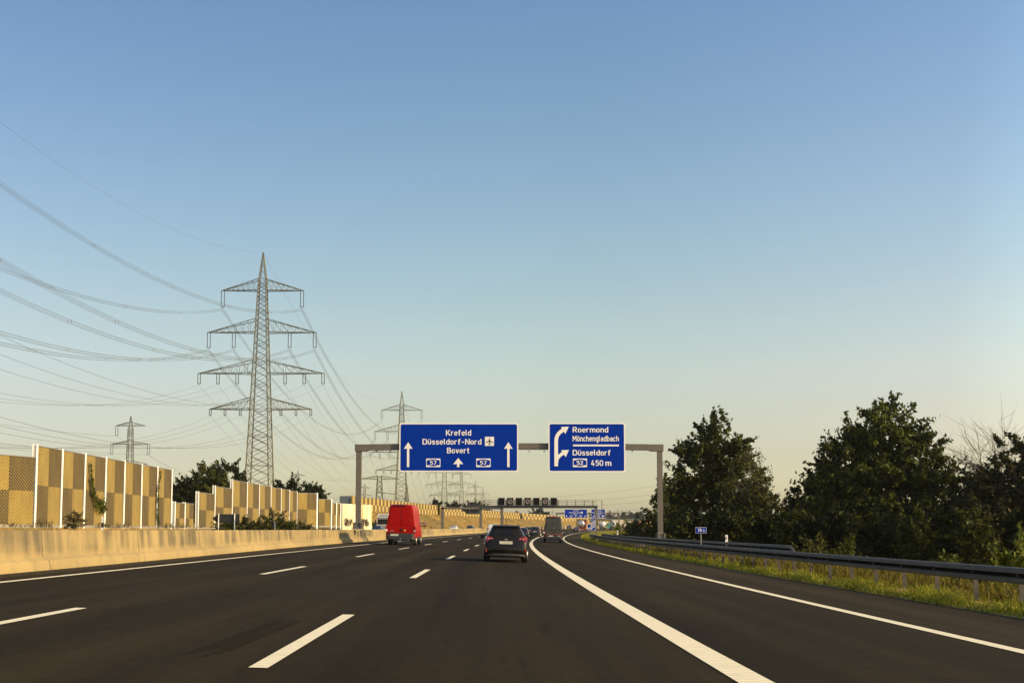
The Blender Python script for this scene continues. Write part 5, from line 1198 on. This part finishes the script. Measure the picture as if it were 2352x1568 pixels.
# ------------------------------------------------------------------ trees and plants
def crown_quads(rs, lobes, nclump, nleaf, size, crad, droop=.2, strand=0.0, shell=.55):
    """lobes: (cx,cy,cz,rx,ry,rz). Leaf quads gathered in clumps spread through the lobes."""
    vol = np.array([l[3] * l[4] * l[5] for l in lobes]) ** .75; pick = rs.choice(len(lobes), nclump, p=vol / vol.sum())
    Lb = np.array(lobes)[pick]
    v = rs.normal(size=(nclump, 3)); v /= np.linalg.norm(v, axis=1)[:, None]
    rad = shell + (1 - shell) * rs.random(nclump) ** .7; rad *= 1 + .18 * (rs.random(nclump) ** 3)
    C = Lb[:, :3] + v * rad[:, None] * Lb[:, 3:6]
    cs = crad * (.6 + .8 * rs.random(nclump))
    idx = np.repeat(np.arange(nclump), (nleaf * (.5 + rs.random(nclump))).astype(int) + 3); n = len(idx)
    p = rs.normal(size=(n, 3)) * .42
    # clumps are stretched along their outward and upward direction like shoots; they thin out towards the tip
    out = v[idx] + rs.normal(size=(nclump, 3))[idx] * .35; out2 = out.copy(); out2[:, 2] = out2[:, 2] * .7 + .55 - droop * 1.1
    out2 /= np.linalg.norm(out2, axis=1)[:, None]
    t = rs.beta(1.3, 2.2, size=n) * 3.0 - .9; tap = np.clip(1.05 - .42 * (t + .9) / 1.2, .18, 1)
    p = C[idx] + (p * tap[:, None] * np.array([1, 1, .8]) + out2 * t[:, None]) * cs[idx][:, None]
    if strand: p[:, 2] -= strand * rs.random(n) ** 2 * cs[idx] * 2
    a = rs.normal(size=(n, 3)); a[:, 2] -= droop; a /= np.linalg.norm(a, axis=1)[:, None]
    b = np.cross(a, rs.normal(size=(n, 3))); b /= np.linalg.norm(b, axis=1)[:, None]
    s = size * (.55 + .9 * rs.random(n))[:, None]
    Q = np.stack([p - a * s, p + b * s * .45, p + a * s, p - b * s * .45], 1)
    return Q, C
def limbs(m, base, h, r, targets, rs):
    top = Vector((base.x + rs.normal() * .04 * h, base.y + rs.normal() * .03 * h, base.z + h))
    tr = [base.lerp(top, i / 8) + Vector((math.sin(i * 1.3) * .012 * h, math.cos(i * 1.7) * .012 * h, 0)) * (1 if 0 < i < 8 else 0) for i in range(9)]
    m.tube(tr, [r * (1 - .8 * i / 8) + (.25 * r if i == 0 else 0) for i in range(9)], 8)
    for t in targets:
        t = Vector(t); f = min(.93, max(.18, (t.z - base.z) / h * .62 + rs.normal() * .05)); k = f * 8; i = int(k); s = tr[i].lerp(tr[min(i + 1, 8)], k - i)
        mid = s.lerp(t, .5) + Vector((rs.normal() * .05 * h, rs.normal() * .05 * h, .04 * h)); rr = r * (1 - .8 * f) * .42
        m.tube([s, s.lerp(mid, .5), mid, mid.lerp(t, .55) + Vector((0, 0, .01 * h)), t], [rr, rr * .8, rr * .6, rr * .4, rr * .12], 5)
def tree(label, X, d, zbase, top, lobes, leaf, bark=None, nclump=130, nleaf=60, size=.24, crad=.8, seed=1, r=.28, droop=.2, strand=0.0, group='trees', name='tree', shell=.5, limbn=26):
    """lobes given in metres relative to the tree's foot"""
    rs = np.random.RandomState(seed); x = at(X, 1220, d).x
    root = empty(name, (x, d, zbase)); tag(root, label, 'tree' if 'shrub' not in name else 'shrub', group)
    Q, C = crown_quads(rs, lobes, nclump, nleaf, size, crad, droop, strand, shell)
    quads_object('crown', Q, leaf, root)
    m = MB(); k = rs.permutation(len(C))[:limbn]
    limbs(m, Vector((0, 0, 0)), top * .86, r, [C[i] for i in k], rs); m.build('trunk', bark or M['bark'], root)
    return root
TG = 'trees at the right roadside'
px = lambda n, d: n / F * d
# maple group right of the gantry post
d = 135
tree('broad dark maple right behind the right gantry post', 1650, d, -2.8, 18, [(0, 0, 13.6, 3.6, 3.4, 4.6), (-2.4, -.5, 10.8, 3.5, 3.2, 4.2), (2.3, 0, 11.0, 3.1, 3.0, 4.2), (-1.5, 0, 6.2, 5.0, 4, 4.2), (2.6, -.5, 5.6, 4.6, 4, 4.0), (-4.2, -.3, 8.0, 2.2, 2, 3.0)], M['leaf_a'], nclump=470, nleaf=70, size=.26, crad=.85, seed=3, r=.33, group=TG)
tree('thin birch with drooping strands on the right flank of the maple', 1718, d - 6, -2.8, 15.5, [(0, 0, 11.4, 2.0, 1.9, 3.4), (1.4, -.2, 9.0, 1.9, 1.7, 2.8), (.6, 0, 6.0, 2.5, 2, 3.4), (-.8, 0, 9.6, 1.9, 1.8, 3.0)], M['leaf_d'], bark=M['birch'], nclump=120, nleaf=42, size=.16, crad=.62, seed=11, r=.12, droop=1.2, strand=1.5, group=TG)
tree('small maple with spreading lower branches left of the right gantry post', 1524, 118, -2.4, 8.8, [(0, 0, 5.4, 1.9, 1.8, 2.6), (-.7, -.4, 3.8, 1.4, 1.4, 1.9), (.9, 0, 3.2, 2.2, 2, 2.6), (.3, 0, 8.0, .9, .9, 1.6)], M['leaf_a'], nclump=95, nleaf=46, size=.21, crad=.55, seed=23, r=.12, group=TG)
tree('low yellowish tree in the gap between the maple and the elm', 1772, 128, -2.8, 8.2, [(0, 0, 5.0, 3.4, 3, 3.6), (2.4, 0, 4.2, 2.6, 2.4, 3.0), (-2.2, 0, 4.2, 2.4, 2.4, 3.4)], M['leaf_d'], nclump=150, nleaf=60, size=.22, crad=.75, seed=31, r=.16, group=TG)
d = 112
tree('leafy elm shoulder tree leaning left of the big elm', 1868, d + 3, -2.8, 9.6, [(0, 0, 5.4, 2.7, 2.4, 3.6), (-1.6, 0, 3.6, 2.0, 2, 3.0), (.9, 0, 7.4, 1.4, 1.3, 2.0)], M['leaf_c'], nclump=120, nleaf=60, size=.21, crad=.7, seed=37, r=.16, group=TG)
tree('largest elm with arching sprays against the sky at the right', 2035, d, -2.8, 17, [(0.3, 0, 13.9, 3.5, 3.2, 3.7), (-3.0, 0, 11.2, 3.4, 3.1, 3.3), (3.4, 0, 10.8, 3.4, 3.2, 3.2), (-4.2, -.4, 7.6, 3.4, 3.2, 3.6), (0, -.8, 8.4, 4.2, 3.6, 4.0), (4.8, -.4, 7.0, 3.6, 3.4, 3.8), (0, -.5, 4.0, 6.8, 4.2, 3.8)], M['leaf_b'], nclump=660, nleaf=72, size=.25, crad=.88, seed=41, r=.38, droop=.5, strand=.25, group=TG, limbn=36)
tree('dark tree cut by the right edge of the picture', 2330, 100, -2.8, 12.5, [(0, 0, 8.2, 3.6, 3.2, 4.0), (-2.4, 0, 5.4, 3.2, 3, 3.6), (2.5, 0, 8.6, 3.2, 3, 4.0), (0, 0, 3.0, 4.6, 3.4, 3.0)], M['leaf_r'], nclump=250, nleaf=66, size=.22, crad=.75, seed=53, r=.26, group=TG)
for i, (x_, d_, tp, lab) in enumerate(((41, 131, 14.5, 'dark added shade tree standing in second row behind the big elm'), (50, 109, 10.5, 'dark added shade tree in second row behind the tree at the right edge'), (60, 97, 16.5, 'tall added shade tree beyond the right edge, standing furthest right'), (47, 83, 13.0, 'added shade tree just beyond the right edge'), (66, 122, 16, 'tall added shade tree in the back row at the right'))):  # extra trees added along the sun's path to shade the lower crowns
    tree(lab, 1176 + x_ / d_ * F, d_, -2.8, tp, [(0, 0, tp * .62, 4.6, 4.2, tp * .36), (-2.6, .5, tp * .42, 4.2, 4, tp * .36), (2.6, 0, tp * .45, 4.2, 4, tp * .36)], M['leaf_c'], nclump=210, nleaf=52, size=.30, crad=.95, seed=600 + i, r=.3, group=TG)
# bare tree top
rs = np.random.RandomState(8); bd = 108; bx = at(2312, 1220, bd).x
r_ = empty('tree', (bx, bd, -2.8)); tag(r_, 'leafless grey tree top fanning out above the dark tree at the right edge', 'tree', TG)
m = MB()
def twig(p, dirv, L, r, lev):
    pts = [p]; dv = dirv.normalized()
    for i in range(5):
        dv = (dv + Vector((rs.normal() * .13, rs.normal() * .13, .03))).normalized(); pts.append(pts[-1] + dv * L / 5)
    m.tube(pts, [r * (1 - .14 * i) for i in range(6)], 4)
    if lev:
        for i in range(1, 6):
            for _ in range(2 if lev > 1 else 1):
                nd = (dv + Vector((rs.normal() * .6, rs.normal() * .5, rs.normal() * .35))).normalized(); twig(pts[i], nd, L * (.5 + .25 * rs.rand()), r * .5, lev - 1)
twig(Vector((0, 0, 0)), Vector((-.05, 0, 1)), 8.0, .22, 0)
for ax, ay in ((-.9, .2), (-.55, -.2), (-.25, .1), (.1, 0), (.45, .2), (-.75, -.1)): twig(Vector((-.2, 0, 7.6)), Vector((ax, ay, 1)), 5.4 - abs(ax) * .7, .07, 2)
m.build('trunk', M['barkpale'], r_)
rs2 = np.random.RandomState(77)
# undergrowth along the foot of the trees: one shrub each
k = 0
lab_n = ['leftmost', 'second', 'third', 'fourth', 'fifth', 'sixth', 'seventh', 'eighth', 'ninth', 'tenth', 'eleventh', 'twelfth', 'thirteenth', 'fourteenth', 'fifteenth', 'sixteenth', 'seventeenth', 'rightmost']
SX = [1575, 1625, 1668, 1712, 1752, 1795, 1838, 1880, 1925, 1968, 2012, 2058, 2105, 2150, 2200, 2248, 2300, 2350]
for i, X in enumerate(SX):
    d = 100 - 26 * (i / 17) + rs2.rand() * 6; hh = 5.2 + 1.6 * rs2.rand()
    q = px(34, d)
    tree('%s of the dark shrubs filling the foot of the trees behind the guardrail' % lab_n[i], X, d, -2.9, hh, [(0, 0, hh * .42, q, q * .9, hh * .42), (rs2.normal() * .5, 0, hh * .62, q * .7, q * .7, hh * .3)], M['leaf_c'] if i % 3 else M['leaf_a'], nclump=70, nleaf=62, size=.19, crad=.6, seed=100 + i, r=.07, group='dark roadside shrubs', name='shrub', limbn=10)
# brighter plants near the guardrail
BR = 'bushes just behind the guardrail'
for i, (X, d, hh, lf, lab) in enumerate(((2335, 27, 2.0, 'leaf_e', 'bright green leafy bush at the right edge behind the guardrail'), (2296, 31, 1.3, 'leaf_e', 'low green bush left of the bright bush at the right edge'), (2150, 40, 1.4, 'leaf_b', 'sparse bush behind the guardrail below the big elm'), (1855, 62, 1.8, 'leaf_d', 'yellowish bush above the sloping guardrail end'), (1930, 52, 1.7, 'leaf_b', 'green bush right of the sloping guardrail end'))):
    q = hh * .55
    t = tree(lab, X, d, zg(13, d) - .75, hh, [(0, 0, hh * .5, q, q, hh * .48), (q * .5, .1, hh * .8, q * .5, q * .5, hh * .3)], M[lf], nclump=34, nleaf=38, size=.085, crad=.22, seed=200 + i, r=.03, group=BR, name='shrub', shell=.35, limbn=14)
for i, (X, d, hh, lf, lab) in enumerate(((1432, 150, 3.6, 'leaf_e', 'green bush nearest the far pale delineator'), (1452, 140, 3.4, 'leaf_d', 'yellow-green bush in the row left of the gantry post'), (1472, 138, 3.8, 'leaf_b', 'darker bush in the row left of the gantry post'), (1492, 132, 4.0, 'leaf_d', 'ragged bush touching the small maple left of the gantry post'))):
    q = hh * .5
    tree(lab, X, d, -.6, hh, [(0, 0, hh * .45, q * .8, q, hh * .42), (q * .4, .1, hh * .75, q * .4, q * .5, hh * .3)], M[lf], nclump=46, nleaf=40, size=.15, crad=.35, seed=230 + i, r=.05, group='bushes left of the gantry post', name='shrub', shell=.3, limbn=10)
# trees behind the noise walls
LG = 'trees behind the noise walls'
for i, (X, d, top, wd, lab) in enumerate(((425, 190, 9.6, 5.4, 'left shoulder of dark trees between the tall walls'), (470, 192, 12.2, 5.6, 'middle dark tree between the tall walls'), (520, 196, 13.2, 5.6, 'rightmost dark tree touching the tallest pylon'), (656, 210, 11.0, 4.6, 'small round tree top above the narrow wall bays'), (716, 230, 10.8, 4.0, 'sparse tree top above the stepped-down wall bay'))):
    tree(lab, X, d, .5, top, [(0, 0, top * .6, wd * .62, wd * .6, top * .36), (-wd * .4, 0, top * .45, wd * .5, wd * .5, top * .3), (wd * .4, 0, top * .5, wd * .5, wd * .5, top * .3), (0, 0, top * .82, wd * .35, wd * .3, top * .17)], M['leaf_c'] if i != 1 else M['leaf_a'], nclump=150, nleaf=62, size=.30, crad=.85, seed=300 + i, r=.2, group=LG)
FG = 'far trees'
for i, (X, d, zb, top, wd, lab) in enumerate(((1183, 620, 5.5, 6.0, 6.5, 'small round far tree above the noise wall, left of the bigger one'), (1237, 640, 5.5, 9.0, 10.5, 'bigger round far tree above the noise wall beside the grey van'), (1042, 420, 5, 6.5, 5.5, 'far bush above the noise wall left of the walkway gantry'), (1088, 460, 5, 8.5, 7.5, 'dark far tree behind the dark sign back'), (1112, 470, 5, 7.5, 4.5, 'dark far tree right of the dark sign back'), (1000, 400, 5, 6.5, 3.0, 'tiny far tree top above the wall right of the red van'))):
    tree(lab, X, d, zb, top, [(0, 0, top * .55, wd * .55, wd * .5, top * .45)], M['leaf_f'], nclump=90, nleaf=46, size=.5, crad=1.1, seed=330 + i, r=.3, group=FG, shell=.4, limbn=6)
rs3 = np.random.RandomState(5)
lob = []
for i in range(46):
    X = 1380 + i * 5.2; dd = 900 + rs3.rand() * 150; p = at(X, 1186 - 5.5 * math.sin((X - 1380) / 60.0) * (1 if X < 1470 else .3) - 3 * rs3.rand(), dd); lob.append((p.x, dd, p.z * .5, 9, 8, p.z * .5))
for i in range(30):
    X = 1215 + i * 5.2; dd = 1000 + rs3.rand() * 100; p = at(X, 1190.5 - 2 * rs3.rand(), dd); lob.append((p.x, dd, p.z * .5, 8, 8, p.z * .5))
Q, _ = crown_quads(rs3, lob, 900, 34, 1.3, 2.4, .1)
tag(quads_object('forest', Q, M['leaf_f']), kind='stuff')

# climbing vines on the tall wall, flowering bush and low shrubs at its foot
def vine(label, path, seed, dens):
    rs = np.random.RandomState(seed); root = empty('climbing_vine', path[0][0]); tag(root, label, 'vine', 'vines on the tall noise wall'); o = Vector(path[0][0]); Q = []; m = MB()
    pts = [p - o for p, _ in path]; m.tube(pts, .02, 5); m.build('stem', M['bark'], root)
    for (a, wa), (b, wb) in zip(path, path[1:]):
        n = int((b - a).length * dens * (wa + wb)); t = rs.rand(n)
        c = np.array(a - o)[None] + np.array(b - a)[None] * t[:, None] + rs.normal(size=(n, 3)) * np.array([.06, 1, 1])[None] * ((wa + (wb - wa) * t) * .5)[:, None]
        c[:, 0] += .12
        aa = rs.normal(size=(n, 3)); aa /= np.linalg.norm(aa, axis=1)[:, None]; bb = np.cross(aa, rs.normal(size=(n, 3))); bb /= np.linalg.norm(bb, axis=1)[:, None]
        s = .08 * (.6 + .8 * rs.rand(n))[:, None]; Q.append(np.stack([c - aa * s, c + bb * s * .6, c + aa * s, c - bb * s * .6], 1))
    quads_object('leaves', np.concatenate(Q), M['leaf_b'], root)
def wp(X, Y): # point on the tall wall's face
    k = (X - 1176) / F; d = (WX + .16) / k; p = at(X, Y, d); d2 = d * 1.0
    return Vector((WX + .16, p.y, p.z))
vine('hanging vine trailing down the third bay of the tall wall', [(wp(203, 1062), .08), (wp(206, 1095), .18), (wp(209, 1120), .32), (wp(214, 1142), .36), (wp(222, 1156), .42), (wp(231, 1165), .62), (wp(239, 1163), .45)], 4, 230)
vine('slim vine climbing the post before the last bay of the tall wall', [(wp(363, 1206), .45), (wp(361, 1180), .22), (wp(360, 1150), .18), (wp(361, 1120), .16), (wp(366, 1080), .10)], 5, 190)
t = tree('pale flowering bush at the foot of the tall wall', 170, 63, 1.05, 1.5, [(0, 0, .65, .62, .6, .55), (.1, 0, 1.05, .5, .5, .4)], M['weed'], nclump=40, nleaf=32, size=.06, crad=.18, seed=400, r=.03, group='bushes at the wall foot', name='shrub', shell=.3, limbn=20)
for i, (X, d, hh, wd) in enumerate(((520, 100, 1.3, 2.2), (560, 104, 1.6, 2.6), (600, 108, 1.9, 2.8), (628, 112, 2.5, 2.2), (655, 116, 1.8, 2.2), (690, 124, 1.3, 2.4))):
    tree(('leftmost', 'second', 'third', 'tallest', 'second last', 'rightmost')[i] + ' of the low shrubs in front of the narrow wall bays', X, d, .95, hh, [(0, 0, hh * .45, wd * .55, .8, hh * .5)], M['leaf_r'] if i % 2 else M['leaf_a'], nclump=50, nleaf=34, size=.11, crad=.3, seed=410 + i, r=.03, group='low shrubs along the walls', name='shrub', shell=.3, limbn=12)

# grass: blades along the right verge, dry tufts on the left bank and the embankment
def blades(name, m, pts, hgt, wid, rs, lean=.35):
    n = len(pts); a = rs.rand(n) * 2 * np.pi; u = np.stack([np.cos(a), np.sin(a), np.zeros(n)], 1); l = rs.normal(size=(n, 3)) * lean; l[:, 2] = 1
    h = hgt[:, None] * (.6 + .8 * rs.rand(n))[:, None]; w = wid[:, None]
    mid = pts + l * h * np.array([.4, .4, .55]); tip = pts + l * h * np.array([1, 1, 1 - .12])
    Q = np.stack([pts - u * w, pts + u * w, mid + u * w * .7, mid - u * w * .7], 1); Q2 = np.stack([mid - u * w * .7, mid + u * w * .7, tip + u * w * .08, tip - u * w * .08], 1)
    tag(quads_object(name, np.concatenate([Q, Q2]), m), kind='stuff')
rs = np.random.RandomState(12)
def scatter(n, d0, d1, o0, o1, pw=.5, zf=None):
    d = d0 + (d1 - d0) * rs.rand(n) ** (1 / pw if pw < 1 else pw); o = o0 + (o1 - o0) * rs.rand(n)
    return np.array([(ref(a) + b, a, (zf or zg)(b, a)) for a, b in zip(d, o)]), d
p, d = scatter(30000, 14, 130, 10.75, 13.0, 2.0); cl = np.sin(p[:, 1] * 1.9) * np.sin(p[:, 0] * 3.1 + p[:, 1] * .7)
q = rs.rand(len(p)) < .45 + .55 * (cl > -.25); p, d, cl = p[q], d[q], cl[q]; blades('grass', M['grass'], p, .13 + .11 * np.clip(cl, -1, 1), .010 + .00020 * d, rs, .6)
p, d = scatter(26000, 14, 130, 12.2, 15.0, 2.0); p[:, 2] -= .04; k = np.sin(p[:, 1] * .83 + 2 * np.sin(p[:, 1] * .31)) + .7 * np.sin(p[:, 0] * 2.3 + p[:, 1] * 1.9) + rs.rand(len(p)) * .8; q = k > .1; p, d, k = p[q], d[q], k[q]
blades('tall_grass', M['drygrass'], p, np.clip(.22 + .22 * k, .15, .72), .008 + .00020 * d, rs, .45)
def tz(o, d):
    t = terr(d); return float(np.interp(o, [q[0] for q in t], [q[1] for q in t]))
p, d = scatter(16000, 14, 120, 14.6, 48, 1.4, zf=tz); blades('undergrowth', M['leaf_b'], p, np.full(len(p), .55), np.full(len(p), .055), rs, .5)
p, d = scatter(9000, 130, 330, 10.8, 26, 1.5); p[:, 2] = p[:, 2] * .5 + np.array([zr(q) for q in d]) * .5 - .25; blades('far_grass', M['grass'], p, np.full(len(p), .45), np.full(len(p), .06), rs)
p, d = scatter(5200, 55, 150, -27.2, -25.0, 1.3, zf=lambda o, d: .30 + zr(d) + (1.15 if o < -26.6 else .25 if o > -26 else .7)); k = np.sin(p[:, 1] * 1.3) + np.sin(p[:, 1] * .47 + 1) ; q = k + rs.rand(len(p)) > .55; p, k = p[q], k[q]; blades('dry_tufts', M['weed'], p, .18 + .22 * np.clip(k, 0, 2), np.full(len(p), .022), rs, .4)
p, d = scatter(3500, 205, 520, -35.8, -26.4, 1.4, zf=lambda o, d: (lambda t: t[5][1] + (t[4][1] - t[5][1]) * min(1, max(0, (-26.5 - o) / 9.5)))(terr(d))); blades('embankment_grass', M['drygrass'], p, np.full(len(p), .32), np.full(len(p), .05), rs, .5)

# ------------------------------------------------------------------ haze
hm = D.materials.new('haze'); hm.use_nodes = True; t = hm.node_tree; t.nodes.clear()
ho = N(t, 'ShaderNodeOutputMaterial'); hv = N(t, 'ShaderNodeVolumePrincipled'); hv.inputs['Density'].default_value = HAZE; hv.inputs['Color'].default_value = (.95, .93, .86, 1); hv.inputs['Anisotropy'].default_value = .3
t.links.new(hv.outputs[0], ho.inputs['Volume'])
m = MB(); m.box((0, 4000, 45), (12200, 10400, 110)); hz = m.build('haze', hm); hz['kind'] = 'stuff'
